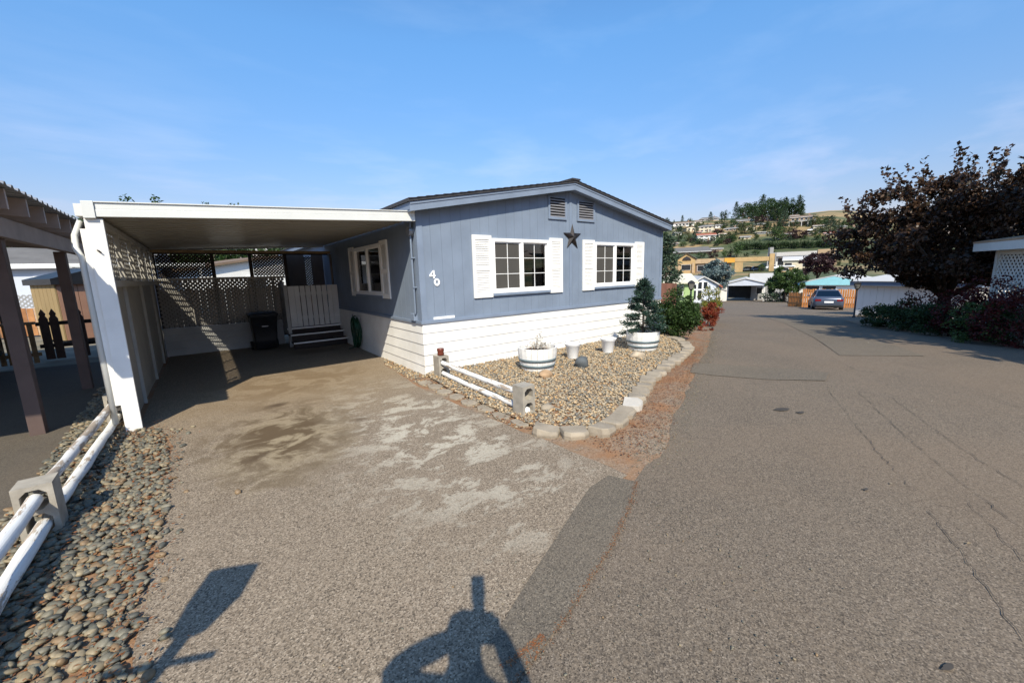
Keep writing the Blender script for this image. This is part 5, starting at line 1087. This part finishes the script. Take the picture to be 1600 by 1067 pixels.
# ---- houses down the road
p = at_r(1299, 470, 62); p.z = terr(p.x, p.y)
t, T = gable_house('white_blue_home', 'white home with turquoise gable above the orange fence', p, face_cam(p) - math.pi / 2 - .12, 6.6, 14, 2.50, .85, w_white, r_white, [(-2.6, -1.3, 1.25, 2.05), (-1.0, .3, 1.25, 2.05)], ridge='y', over=.25)
MB().prism([T(-3.45, -.28, 2.18), T(3.45, -.28, 2.18), T(3.45, -.28, 2.37), T(0, -.28, 3.20), T(-3.45, -.28, 2.37)], Vector(T(0, -.05, 0)) - Vector(T(0, 0, 0))).build('gable_board', M('turquoise', (.30, .62, .68), .6, .05, 2, 0), t)
lbox(T, -5.6, -3.6, .3, 5, 2.25, 2.4).build('porch_roof', r_white, t)
for x in (-5.5, -4.5): lbox(T, x, x + .12, .35, .47, 0, 2.249).build('porch_post', porch_w, t)
p = at_r(1046, 470, 50); p.z = terr(p.x, p.y); gable_house('pale_green_home', 'pale green home with cream roof beyond the brown board fence', p, face_cam(p) - math.pi / 2 + .15, 5.2, 8, 2.5, .9, w_green, r_cream, [(.5, 1.4, 1, 2)], over=.4, ridge='x', trim=r_cream)
p = at_r(1098, 470, 57); p.z = terr(p.x, p.y); t, T = gable_house('glazed_gable_home', 'pale blue home with tall windows filling its gable end', p, face_cam(p) - math.pi / 2 + .2, 3.0, 9, 2.35, 1.0, w_bluewhite, r_white, [(-1.3, -.85, 1.75, 2.3), (-.65, -.2, 1.75, 2.6), (0, .45, 1.75, 2.6), (-1.3, -.85, .4, 1.55), (-.65, -.2, .4, 1.55)], ridge='y', over=.3)
p = at_r(1115, 470, 60); p.z = terr(p.x, p.y); gable_house('small_red_gable_shed', 'small shed with red gable trim beside the blue spruce', p, face_cam(p) - math.pi / 2, 1.5, 3, 2.0, .7, w_grey, r_red, [(-.4, .4, .6, 1.6)], cat='shed', ridge='y', over=.25)
p = at_r(1125, 470, 66); p.z = terr(p.x, p.y); gable_house('white_trailer', 'small white outbuilding left of the far carport', p, face_cam(p) - math.pi / 2, 1.5, 4, 1.6, .3, w_white, r_white, [], cat='shed', ridge='y', over=.1)
p = Vector(at_r(1045, 470, 19)); q = Vector(at_r(1058, 470, 20)); bf = thing('brown_board_fence', 'reddish brown board fence behind the right corner of the blue home', 'fence', (p.x, p.y, terr(p.x, p.y))); d = (q - p).normalized(); p = p - d * 3
for k in range(26):
    a, b_ = p + d * k * .15, p + d * (k * .15 + .138); MB().bar((a.x, a.y, terr(a.x, a.y) + .78), (b_.x, b_.y, terr(a.x, a.y) + .78), .025, 1.6).build('board', M('brown_board', (.2, .09, .06), .8, .2, 3, .1, 30), bf)
# far open carport closing the road
A_, B_ = at_r(1134, 469, 68), at_r(1193, 469.5, 68); A_.z = terr(A_.x, A_.y); B_.z = A_.z; az = math.atan2(B_.y - A_.y, B_.x - A_.x); T = frame(A_, az); Wd = (B_ - A_).length; fc = thing('far_carport', 'pale grey gable-roofed open carport where the road ends', 'carport', A_); hz = 1.75 + (418 - 446) / (FPX / depth(A_)) - A_.z
for x, y in ((0, 0), (Wd, 0), (0, 6), (Wd, 6), (Wd + 2.4, 1)): lbox(T, x - .09, x + .09, y - .09, y + .09, 0, hz).build('post', w_white, fc)
MB().prism([T(-.4, -.3, hz), T(Wd + .5, -.3, hz), T(Wd + .5, -.3, hz + .15), T(Wd * .5, -.3, hz + .95), T(-.4, -.3, hz + .15)], Vector(T(0, .1, 0)) - Vector(T(0, 0, 0))).build('gable', w_bluewhite, fc)
for xa, xb in ((-.5, Wd * .5), (Wd + .6, Wd * .5)): MB().hexa([T(xa, -.45, hz + .16), T(xb, -.45, hz + .98), T(xb, 9, hz + .98), T(xa, 9, hz + .16)], [T(xa, -.45, hz + .28), T(xb, -.45, hz + 1.1), T(xb, 9, hz + 1.1), T(xa, 9, hz + .28)]).build('roof', r_white, fc)
lbox(T, -.2, Wd + .2, 7.5, 7.6, 0, hz).build('back_wall', dark, fc)
p = Vector(T(Wd + 1.2, 7, 0)); p.z = terr(p.x, p.y); gable_house('grey_roofed_home', 'low pale home attached behind the far carport', p, az, 5.5, 6, 2.9, 1.3, w_grey, M('roof_pale_grey', (.42, .41, .39), .7, .05, 2, 0), [(-2, -1, 1, 2)], over=.3)

# ------------------------------------------------------------------ background trees in the park
p = at_r(1040, 460, 30); conifer('spruce_tree', 'grey-green spruce rising behind the right corner of the blue home', 'tree', (p.x, p.y, terr(p.x, p.y)), 5.0, 1.55, 70, 60, .28, lf_spruce, 31, z0=.02)
p = at_r(1114, 462, 66); broadleaf('blue_spruce', 'wide blue spruce left of the far carport', 'tree', (p.x, p.y, terr(p.x, p.y)), (2.15, 2.15, 2.1), 3.5, 6000, .30, lf_blue, 32, .2, clumps=70, shell=.4, clump_r=.2)
p = at_r(1226, 462, 63); broadleaf('green_tree', 'dark green broad tree behind the white and turquoise home', 'tree', (p.x, p.y, terr(p.x, p.y)), (2.0, 2.0, 1.75), 2.6, 5600, .30, lf_mid, 33, .15, clumps=60, shell=.35, clump_r=.22, squash=.95)
p = at_r(1276, 445, 86); broadleaf('plum_tree', 'wide plum-coloured tree behind the white home roof', 'tree', (p.x, p.y, terr(p.x, p.y)), (2.6, 2.6, 1.9), 5.6, 3600, .36, lf_plumfar, 34, .2, clumps=60, shell=.4, clump_r=.2)
p = at_r(1182, 443, 84); broadleaf('dry_shrub', 'brown dry bush on the bank above the far carport', 'shrub', (p.x, p.y, terr(p.x, p.y)), (3.2, 2.2, 1.2), 1.3, 1500, .3, M_leaf('dry_brown', [(.25, .17, .07), (.32, .22, .1), (.18, .14, .06)]), 35, .1, clumps=40, squash=.95)
p = at_r(1215, 460, 64); broadleaf('rock_shrub', 'low grey-green shrub right of the far carport', 'shrub', (p.x, p.y, terr(p.x, p.y)), (2.4, 1.6, .8), .7, 1300, .2, lf_spruce, 36, .05, clumps=30, squash=.95)
# trees at the left and behind the carport
for i, (px, r, rz, rx, top, mat, lab) in enumerate(((20, 36, 0, 3.2, 5.8, lf_mid, 'green tree above the white neighbour home, leftmost'), (75, 37, 0, 3.3, 5.6, lf_green, 'green tree above the white neighbour home beside the brown post'), (125, 39, 0, 3.2, 6.3, lf_dark, 'dark tree behind the resin shed'), (180, 42, 0, 3.4, 6.2, lf_mid, 'tree hidden mostly by the white carport post'),
        (255, 44, 0, 2.3, 8.45, lf_mid, 'tall tree whose tip shows above the carport fascia'), (345, 46, 0, 2.8, 8.35, lf_dark, 'tall tree barely topping the carport fascia'), (330, 40, 0, 3.4, 5.2, lf_green, 'bright green tree seen through the gap over the back lattice'), (400, 41, 0, 3.2, 5.6, lf_mid, 'green tree seen behind the back lattice near the porch'), (455, 43, 0, 3, 5.2, lf_dark, 'dark tree behind the porch lattice'))):
    p = at_r(px, 440, r); h_ = top * .5; broadleaf('park_tree', lab, 'tree', (p.x, p.y, 0), (rx, rx, top * .5 - .3), top * .5 + .4, 2600, .30, mat, 80 + i, .18, 'trees behind the homes', clumps=50, shell=.4, clump_r=.22, squash=.9)

# ------------------------------------------------------------------ commercial buildings below the hill
p = hit(1072, 427, 60); rz = face_cam(p) - math.pi / 2; s_ = depth(p) / FPX
t, T = gable_house('brick_gable_shop', 'yellow brick gabled building with big arched window', p, rz, 25 * s_, 14, 22 * s_, 9 * s_, yel_brick, r_grey, [(-7 * s_, 6 * s_, 1.0, 13 * s_)], 'building', ridge='y', over=.5)
MB().prism([T(-6.5 * s_, -.3, 20 * s_), T(6.5 * s_, -.3, 20 * s_), T(5 * s_, -.3, 23 * s_), T(0, -.3, 26 * s_), T(-5 * s_, -.3, 23 * s_)], Vector(T(0, .2, 0)) - Vector(T(0, 0, 0))).build('arched_window', pane_dark, t)
for x in (-10.5, 9.5): lbox(T, (x - 1.5) * s_, (x + 1.5) * s_, -.6, -.05, 0, 15 * s_).build('pier', w_tan, t)
lb = thing('canopy_shop', 'long flat-roofed tan shop with orange sign band and open canopy', 'building', T(15 * s_, 0, 0))
lbox(T, 13 * s_, 62 * s_, .5, 14, -1, 15 * s_).build('wall', w_brown, lb); lbox(T, 12.6 * s_, 52 * s_, .0, .49, 14 * s_, 21 * s_).build('parapet', w_tan, lb); lbox(T, 52.1 * s_, 66 * s_, -.2, .48, 14 * s_, 21 * s_).build('sign_band', orange_sign, lb)
lbox(T, 66.1 * s_, 115 * s_, -.1, 8, 15 * s_, 21 * s_).build('canopy', yel_brick, lb); lbox(T, 110 * s_, 116 * s_, -.3, .8, -1, 25 * s_).build('pier', yel_brick, lb); lbox(T, 66.2 * s_, 77 * s_, 0, 1, -1, 14.9 * s_).build('pier', yel_brick, lb); lbox(T, 110.5 * s_, 115 * s_, 1, 4, 15 * s_, 34 * s_).build('tower', w_grey, lb)
lbox(T, 77.1 * s_, 110 * s_, 7.4, 8, -1, 5 * s_).build('low_wall', w_brown, lb)
windows_on(T, lb, [(16 * s_, 27 * s_, .6, 11 * s_), (30 * s_, 41 * s_, .6, 11 * s_), (44 * s_, 55 * s_, .6, 11 * s_)], .49)
for k, (dx, pn, lab) in enumerate(((84, paint_cream, 'cream car under the shop canopy'), (98, paint_grey, 'grey car under the shop canopy'))): q = T(dx * s_, 4, 0); car((q[0], q[1], terr(q[0], q[1])), rz + (.2 if k else math.pi), pn, lab)
# white modern block
p = hit(1248, 416, 90); rz = face_cam(p) - math.pi / 2; s_ = depth(p) / FPX; T = frame(p, rz); wb = thing('white_office', 'white flat-roofed office block with brown end wing below the hedge', 'building', p)
lbox(T, -38 * s_, 22 * s_, 0, 14, -2, 15 * s_).build('wall', w_white, wb); lbox(T, -30 * s_, 21 * s_, -1.6, .0, 16 * s_, 22 * s_).build('canopy_band', r_white, wb); lbox(T, 22.1 * s_, 46 * s_, -1.2, 13, -2, 24 * s_).build('wing', w_tan, wb)
lbox(T, -42 * s_, -30.2 * s_, -1.7, 12, -2, 22 * s_).build('wing', w_grey, wb); lbox(T, -38 * s_, 21 * s_, 1, 13, 15.1 * s_, 21 * s_).build('upper_wall', w_white, wb)
windows_on(T, wb, [(-28 * s_, -20 * s_, 2 * s_, 13 * s_)] + [((-14 + 9 * k) * s_, (-8 + 9 * k) * s_, 5 * s_, 12 * s_) for k in range(4)], 0); windows_on(T, wb, [(38 * s_, 44 * s_, 12 * s_, 16 * s_), (27 * s_, 33 * s_, 1 * s_, 11 * s_)], -1.2)
lbox(T, -40 * s_, -31.5 * s_, -1.8, -1.71, 1, 19 * s_).build('glass_wall', pane_dark, wb)
p = hit(1228, 425, 60); rz = face_cam(p) - math.pi / 2; s_ = depth(p) / FPX; gable_house('yellow_kiosk', 'small yellow flat kiosk beside the parked white cars', p, rz, 20 * s_, 6, 9 * s_, .2, yel_brick, r_white, [(-5 * s_, 3 * s_, 2 * s_, 6 * s_)], 'building', over=.3)
p = hit(1248, 420, 60); gable_house('white_canopy', 'pale shallow-roofed pavilion in front of the white office', p, face_cam(p) - math.pi / 2, 40 * depth(p) / FPX, 8, 3.0, 1.2, w_cream, r_white, [(-4, -2, .8, 2), (1, 3, .8, 2)], 'building', over=.5)
for px, py, lab in ((1197, 409, 'white car on the upper terrace left of the white office'), (1208, 421, 'white car parked beside the yellow kiosk'), (1268, 361.5, 'white car high on the hillside drive')): p = hit(px, py, 60); car((p.x, p.y, p.z), face_cam(p) - math.pi / 2 + .1, paint_white, lab)
# long grey-roofed building
p = hit(1076, 397, 150); s_ = depth(p) / FPX; gable_house('long_grey_roof_hall', 'long low hall with broad grey hipped roof above the brick gable', p, face_cam(p) - math.pi / 2, 58 * s_, 20, 3 * s_, 8 * s_, w_tan, r_grey, [(-20 * s_ + 9 * k * s_, -15 * s_ + 9 * k * s_, .6 * s_, 2.2 * s_) for k in range(5)], 'building', over=1.5, hip=5 * s_)

# ------------------------------------------------------------------ hillside houses
def hill_house(px, py, wpx, hpx, rise, wall, roofm, label, nwin=3, rows=1, turn=0, hip=0, ridge='x', deep=10, chim=True):
    p = hit(px, py, 120); s = depth(p) / FPX; w, h_ = wpx * s, hpx * s; rects = []
    for r in range(rows):
        for k in range(nwin):
            c = -w * .42 + w * .84 * (k + .5) / nwin; ww = w * .84 / nwin * .55; z0 = h_ * (r + .35) / rows; rects.append((c - ww / 2, c + ww / 2, z0, z0 + h_ / rows * .42))
    t, T = gable_house('hillside_house', label, p, face_cam(p) - math.pi / 2 + turn, w, deep, h_, rise * s, wall, roofm, rects, 'house', 'houses on the hillside', ridge, .6, (w * .25, deep * .5, .5, rise * s + 1) if chim else None, hip=hip * s)
    lbox(T, w * .05, w * .05 + .9, -.06, -.001, 0, min(2.1, h_ * .6)).build('door', w_brown, t)
hill_house(1068, 354, 30, 5, 3, w_white, r_brown, 'long white house with brown roof near the ridge, left of the hill', 5, 1, .1, 4)
hill_house(1080, 362, 14, 6, 2, w_cream, r_brown, 'cream house with blank gable left of the two-storey cream one', 2, 1, .3, 0, 'y')
hill_house(1103, 363, 20, 9, 3, w_cream, r_grey, 'two-storey cream house with wide upper windows on the hillside', 3, 2, -.1, 4)
hill_house(1104, 377, 26, 9, 4, w_white, r_red, 'white house with red tiled roof and arched ground floor', 3, 2, .15, 0)
hill_house(1108, 345, 28, 3, 3, w_grey, r_grey, 'grey house on the skyline beside a pointed conifer', 4, 1, 0, 5)
hill_house(1163, 348, 26, 3, 3.5, w_tan, r_grey, 'low tan house with dark grey roof under the hilltop grove', 4, 1, .1, 4)
hill_house(1142, 362, 18, 4.5, 2.5, w_tan, r_grey, 'beige house with grey roof in the middle of the slope', 3, 1, -.1, 3)
hill_house(1172, 361, 12, 6, 2, w_cream, r_tan, 'small cream house half hidden by the round green tree', 2, 1, .2, 0, 'y')
hill_house(1048, 385, 22, 4, 3, w_brown, r_brown, 'brown house low on the slope against the blue home eave', 3, 1, .1, 3)
hill_house(1205, 345, 18, 4, 3, w_brown, r_brown, 'brown house half sunk in trees below the grove', 3, 1, 0, 4)
hill_house(1252, 353, 34, 13, 4, w_tan, r_brown, 'large three-level brown house with balconies at the top right of the hill', 5, 2, -.05, 7, deep=12)
hill_house(1240, 352, 12, 14, 3, w_tan, r_brown, 'left wing of the large brown hilltop house', 2, 2, -.05, 3, chim=False)
hill_house(1302, 366.5, 22, 3, 1.5, w_white, M('roof_scarlet', (.42, .03, .03), .7, .1, 1, 0), 'low white building with scarlet roof at the right of the hill', 3, 1, 0, 0, chim=False)
hill_house(1328, 362, 16, 5, 3, w_tan, r_brown, 'tan house at the far right of the ridge beside the plum tree', 2, 1, 0, 3)
hill_house(1060, 368, 10, 4, 2, w_white, r_grey, 'tiny white house beside the dark conifer on the left slope', 2, 1, .2, 0, chim=False)
hill_house(1218, 374, 14, 2.6, 1, w_white, r_grey, 'white low outbuilding above the clipped hedge', 3, 1, 0, 0, chim=False)
hill_house(1195, 366, 26, 3.4, .8, w_grey, r_grey, 'long grey garden building on the slope above the hedge', 5, 1, 0, 0, chim=False)
p = at_r(1256, 341, 10); p = hit(1252, 353, 120); s_ = depth(p) / FPX; T = frame(p, face_cam(p) - math.pi / 2 - .05)
bal = thing('balcony', 'long pale balcony deck across the large brown hilltop house', 'balcony', T(0, -2, 0)); lbox(T, -17 * s_, 18 * s_, -2.2, -.05, 6 * s_, 6.6 * s_).build('deck', w_white, bal); lbox(T, -17 * s_, 18 * s_, -2.25, -2.2, 6.61 * s_, 8 * s_).build('rail', w_grey, bal)
for k in range(5): lbox(T, (-16 + 8 * k) * s_, (-15.4 + 8 * k) * s_, -2.2, -2, -1, 5.99 * s_).build('post', w_white, bal)

# ------------------------------------------------------------------ hillside trees: prototypes and copies
proto = {}
proto['round'] = broadleaf('hillside_tree', 'x y', 'tree', (0, 0, -60), (1, 1, .95), 1.0, 800, .17, lf_mid, 101, .07, clumps=34, shell=.4, clump_r=.27, squash=.9)
proto['dark'] = broadleaf('hillside_tree', 'x y', 'tree', (0, 0, -60), (1, 1, 1.15), 1.15, 850, .17, lf_dark, 102, .07, clumps=34, shell=.4, clump_r=.27, squash=.95)
proto['olive'] = broadleaf('hillside_tree', 'x y', 'tree', (0, 0, -60), (1, 1, .85), .9, 700, .17, lf_olive, 103, .07, clumps=30, shell=.4, clump_r=.27, squash=.9)
proto['plum'] = broadleaf('hillside_tree', 'x y', 'tree', (0, 0, -60), (1, 1, .8), .85, 750, .17, lf_plumfar, 104, .07, clumps=30, shell=.4, clump_r=.27, squash=.9)
proto['cone'] = conifer('hillside_tree', 'x y', 'tree', (0, 0, -60), 2.6, .62, 46, 22, .18, lf_dark, 105, z0=.04, tuft=.25)
proto['bcone'] = conifer('hillside_tree', 'x y', 'tree', (0, 0, -60), 2.4, .8, 46, 24, .19, lf_spruce, 106, z0=.03, tuft=.25)
proto['col'] = broadleaf('hillside_tree', 'x y', 'tree', (0, 0, -60), (.55, .55, 1.3), 1.3, 700, .16, lf_dark, 107, .06, clumps=30, shell=.3, clump_r=.3, squash=.98)
used = set(); HT = {'round': 1.95, 'dark': 2.3, 'olive': 1.75, 'plum': 1.65, 'cone': 2.6, 'bcone': 2.4, 'col': 2.6}
KIND = {'round': 'round green tree', 'dark': 'dark green tree', 'olive': 'olive-green tree', 'plum': 'plum-coloured tree', 'cone': 'dark pointed conifer', 'bcone': 'grey-green conifer', 'col': 'columnar cypress'}
MARKS = [(1068, 350, 'long white ridge house'), (1080, 358, 'cream gabled house'), (1103, 357, 'two-storey cream house'), (1104, 371, 'red-tiled white house'), (1108, 343, 'grey skyline house'), (1163, 346, 'low tan grove house'), (1142, 359, 'beige grey-roofed house'), (1172, 357, 'small cream house'), (1048, 382, 'brown house by the eave'), (1205, 343, 'brown house below the grove'), (1252, 346, 'large brown hilltop house'),
         (1302, 364, 'scarlet-roofed building'), (1328, 359, 'tan right-hand ridge house'), (1060, 366, 'tiny white house'), (1218, 372, 'white hedge outbuilding'), (1195, 364, 'long grey garden building'), (1248, 403, 'white office block'), (1135, 412, 'canopy shop'), (1072, 410, 'brick gable shop'), (1076, 393, 'long grey-roofed hall')]
def beside(px, py):
    m = min(MARKS, key=lambda q: (q[0] - px) ** 2 + 1.5 * (q[1] - py) ** 2); dx, dy = px - m[0], py - m[1]
    rel = ('left of' if dx < 0 else 'right of') if abs(dx) > abs(dy) * 2 else ('above' if dy < 0 else 'below') if abs(dy) > abs(dx) * 2 else ('upper ' if dy < 0 else 'lower ') + ('left of' if dx < 0 else 'right of')
    return ('' if math.hypot(dx, dy) < 13 else 'well ') + rel + ' the ' + m[2]
def tree(kind, px, base, hpx, where, wide=1.0, near=110):
    if where.startswith('among'): where = ('narrow, ' if wide < 1.15 else 'wide, ') + ('small, ' if hpx < 8 else 'middling, ' if hpx < 10 else 'tall, ') + beside(px, base - 4)
    p = hit(px, base, near); s = depth(p) / FPX * hpx / HT[kind]
    o = proto[kind] if kind not in used else copy_tree(proto[kind])
    used.add(kind); place(o, (p.x, p.y, p.z - .2), random.uniform(0, 6.28), (s * wide, s * wide, s), KIND[kind] + ' ' + where, 'hillside trees'); o['category'] = 'tree'
# skyline
for k, px, b_, h_, w_ in (('dark', 1041, 352, 12, 1), ('cone', 1053, 352, 8, 1.1), ('cone', 1066, 349, 12, 1.2), ('cone', 1110, 346, 14, 1.4), ('dark', 1132, 347, 18, 1.0), ('cone', 1149, 349, 31, .9)): tree(k, px, b_, h_, {1041: 'at the left end of the ridge by the house eave', 1053: 'small on the skyline left of the hill', 1066: 'on the skyline above the long white house', 1110: 'on the skyline behind the grey house', 1132: 'broad, alone on the skyline left of the tall conifer', 1149: 'tallest, at the left end of the hilltop grove'}[px], w_)
# hilltop grove
for i, (px, b_, h_, k) in enumerate(((1160, 346, 27, 'dark'), (1168, 345, 28, 'round'), (1176, 346, 29, 'dark'), (1184, 345, 31, 'dark'), (1190, 344, 37, 'cone'), (1196, 345, 33, 'dark'), (1203, 344, 34, 'round'), (1211, 345, 34, 'dark'), (1219, 344, 33, 'dark'), (1226, 345, 34, 'cone'), (1233, 345, 33, 'dark'), (1240, 345, 34, 'dark'), (1247, 345, 37, 'cone'), (1252, 346, 26, 'cone'), (1215, 348, 24, 'dark'), (1180, 349, 22, 'dark'))): tree(k, px, b_, h_, 'in the grove crowning the hill', .85 if k != 'cone' else 1.1)
# named single trees
for k, px, b_, h_, w_, wh in (('plum', 1190, 349, 13, 1.4, 'at the foot of the hilltop grove'), ('bcone', 1224, 357, 29, .95, 'large, left of the big brown house'), ('dark', 1241, 358, 15, 1.1, 'in front of the big brown house'), ('olive', 1272, 353, 16, 1.0, 'at the right end of the big brown house'), ('bcone', 1297, 363, 24, 1.6, 'spreading, right of the big brown house'), ('dark', 1287, 348, 11, 1.2, 'on the skyline right of the big brown house'),
                              ('plum', 1243, 373, 15, 1.7, 'above the hedge in mid slope'), ('round', 1210, 376, 22, 1.1, 'tall, above the hedge left of the plum one'), ('olive', 1163, 366, 16, 1.1, 'before the small cream house'), ('dark', 1193, 357, 11, 2.2, 'low and wide below the grove'), ('dark', 1060, 378, 18, 1.0, 'on the left slope near the eave'), ('bcone', 1087, 372, 19, 1.0, 'left of the red-tiled house'),
                              ('dark', 1115, 377, 9, 1.3, 'at the right corner of the red-tiled house'), ('plum', 1115, 403, 13, 1.15, 'round, behind the canopy shop'), ('round', 1132, 403, 12, 1.0, 'behind the canopy shop next to the plum one'), ('round', 1151, 402, 25, .9, 'tall, rising behind the shop canopy'), ('plum', 1141, 402, 11, .8, 'small, between two green ones behind the shop'), ('dark', 1095, 404, 11, 1.5, 'low, between brick gable and canopy shop'),
                              ('cone', 1257, 414, 15, 1.2, 'in front of the white office'), ('cone', 1231, 413, 12, .9, 'slim, at the left part of the white office'), ('plum', 1290, 414, 12, .9, 'at the right corner of the white office'), ('round', 1190, 425, 14, .7, 'beside the canopy shop tower'), ('olive', 1335, 353, 9, 1.4, 'at the far right on the ridge'), ('round', 1040, 420, 22, 1.0, 'bushy, left of the brick gable'), ('dark', 1047, 408, 14, 1.0, 'left of the brick gable, higher up'), ('cone', 1170, 433, 7, .8, 'tiny, left one of a pair on the bank'), ('cone', 1177, 433, 7, .8, 'tiny, right one of a pair on the bank')): tree(k, px, b_, h_, wh, w_, 70 if b_ > 412 else 110)
# slope shrubs and small trees
spots = [(1050, 362), (1062, 362), (1074, 366), (1092, 380), (1120, 352), (1125, 364), (1128, 372), (1133, 355), (1138, 370), (1146, 377), (1152, 367), (1156, 356), (1160, 375), (1120, 384), (1075, 376), (1068, 385), (1083, 384), (1180, 368), (1186, 360), (1200, 357), (1232, 364), (1258, 373), (1264, 366), (1283, 362), (1288, 372), (1312, 358), (1318, 372), (1278, 374), (1130, 380), (1098, 350), (1090, 352), (1078, 350), (1127, 350), (1143, 350), (1300, 406), (1310, 414), (1322, 400), (1330, 412), (1210, 400), (1180, 398), (1166, 400), (1304, 424), (1320, 425)]
for i, (px, b_) in enumerate(spots): k = ('round', 'dark', 'olive', 'round', 'dark', 'col')[i % 6]; tree(k, px, b_ + 1, random.uniform(6, 10.5), 'among the small ones dotted over the slope', random.uniform(.9, 1.5))
for px, py, wp, hp, wallm, rf, lab in ((1055, 360, 11, 4, w_cream, r_brown, 'little cream house left of the long white ridge house'), (1091, 367, 10, 4, w_tan, r_red, 'tan cottage with reddish roof left of the red-tiled house'), (1126, 356, 15, 4, w_white, r_grey, 'white bungalow left of the tall skyline conifer'), (1130, 370, 12, 4, w_cream, r_tan, 'pale bungalow right of the red-tiled house'), (1152, 353, 13, 3.5, w_white, r_brown, 'white house half under the tall pointed conifer'), (1186, 354, 15, 3.5, w_tan, r_grey, 'tan house low under the middle of the grove'),
        (1280, 357, 15, 4, w_cream, r_brown, 'cream house right of the large brown hilltop house'), (1314, 358, 12, 3.5, w_white, r_grey, 'white house on the right part of the ridge'), (1230, 369, 12, 3.5, w_tan, r_brown, 'tan cottage beneath the large brown hilltop house'), (1165, 374, 14, 3.5, w_cream, r_grey, 'cream bungalow just above the clipped hedge'), (1092, 349, 12, 3, w_cream, r_brown, 'cream house on the ridge left of the grey skyline house'), (1270, 367, 12, 3, w_white, r_tan, 'white cottage above the right part of the hedge'), (1120, 393, 16, 4, w_tan, r_grey, 'tan building on the dry field behind the shop')):
    hill_house(px, py, wp, hp, 2.4, wallm, rf, lab, 3, 1, .1, 2, chim=False)
for i, (px, b_, h_) in enumerate(((1262, 353, 11), (1278, 351, 9), (1292, 352, 12), (1303, 354, 9), (1312, 353, 11), (1322, 355, 10), (1331, 356, 12), (1341, 358, 11))): tree(('dark', 'round', 'olive', 'bcone')[i % 4], px, b_, h_, 'on the crest right of the large brown house', 1.3)
rs_ = random.Random(5)
for i in range(70):
    px = rs_.uniform(1036, 1335); b_ = rs_.uniform(349 if 1150 < px < 1300 else 353, 384); k = ('round', 'dark', 'olive', 'dark', 'round', 'bcone', 'plum', 'dark')[i % 8]
    if b_ > 376 and px > 1150: b_ -= 12
    tree(k, px, b_, rs_.uniform(6, 12), 'among the small ones dotted over the slope', rs_.uniform(.9, 1.6))
# clipped hedge of cypresses
for i in range(44):
    px = 1160 + i * 4.0; tree('col', px, 391 - .03 * (px - 1160) + .6 * math.sin(i), 14 + 1.2 * math.sin(i * 1.3), 'in the long clipped hedge across the slope', 1.25)

# ------------------------------------------------------------------ the photographer (stands behind the lens; only the shadow falls into view)
def photographer():
    F = Vector((.605, .796, 0)); S = Vector((.796, -.605, 0)); O = -F * .30
    t = thing('person', 'person in dark clothes holding a camera to the face, whose shadow falls on the driveway', 'person', (O.x, O.y, 0))
    def q(s, f, z): return tuple(S * s + F * f + Vector((0, 0, z)))
    V = [q(-.06, 0, 1.0), q(-.06, 0, 1.25), q(-.04, .0, 1.52), q(-.05, .05, 1.68), q(-.06, .08, 1.76), q(-.07, .11, 1.86), q(-.07, .10, 1.93),
         q(-.23, .02, 1.60), q(-.42, .10, 1.66), q(-.11, .16, 1.76), q(.17, .02, 1.58), q(.19, .12, 1.52), q(.085, .16, 1.80),
         q(-.15, 0, .92), q(-.18, .03, .50), q(-.18, 0, .09), q(-.19, .16, .045), q(.05, 0, .92), q(.09, .03, .50), q(.10, 0, .09), q(.11, .16, .045)]
    E_ = [(0, 1), (1, 2), (2, 3), (3, 4), (4, 5), (5, 6), (2, 7), (7, 8), (8, 9), (2, 10), (10, 11), (11, 12), (0, 13), (13, 14), (14, 15), (15, 16), (0, 17), (17, 18), (18, 19), (19, 20)]
    rad = [.19, .19, .17, .08, .08, .11, .08, .09, .065, .05, .08, .06, .045, .10, .065, .045, .04, .10, .065, .045, .04]
    me = bpy.data.meshes.new('body'); me.from_pydata([tuple(Vector(v)) for v in V], E_, []); o = bpy.data.objects.new('body', me); COL.objects.link(o); o.parent = t
    sk = o.modifiers.new('skin', 'SKIN'); o.modifiers.new('sub', 'SUBSURF').levels = 1
    for i, r in enumerate(rad): me.skin_vertices[0].data[i].radius = (r, r); me.skin_vertices[0].data[i].use_root = (i == 0)
    o.modifiers['sub'].render_levels = 1; me.materials.append(M('dark_cloth', (.03, .03, .04), .9, .2, 6, 0))
    for s, z in ((-.11, 1.76), (.085, 1.80)):
        m = MB()
        for k in range(5):
            a = Vector(q(s + (-.02 if s < 0 else .02), .16, z - .035 + .02 * k)) + O; b = a + S * (.05 if s < 0 else -.05) + F * .03; c = b + S * (.04 if s < 0 else -.04) - F * .02; m.tube([a, b, c], [.011, .010, .008], 6)
        m.build('hand', M('skin', (.4, .25, .18), .6, .05, 6, 0), t, True)
    cb = thing('photo_camera', 'black camera with flash unit held at the face of the person casting the shadow', 'camera', tuple(-F * .09 + Vector((0, 0, 1.70)))); P = lambda s, f, z: tuple(S * s + F * f + Vector((0, 0, z)))
    Tf = lambda x, y, z: P(x, y, z)
    lbox(Tf, -.075, .075, -.13, -.07, 1.70, 1.83).build('body', black_metal, cb); MB().tube([P(0, -.069, 1.745), P(0, -.03, 1.747)], .036, 14).build('lens', black_metal, cb); lbox(Tf, -.03, .03, -.13, -.09, 1.831, 1.95).build('flash_foot', black_metal, cb); lbox(Tf, -.036, .036, -.135, -.085, 1.951, 2.09).build('flash_head', black_metal, cb)
photographer()
for o in bpy.data.objects:
    if '_w' in o: del o['_w']
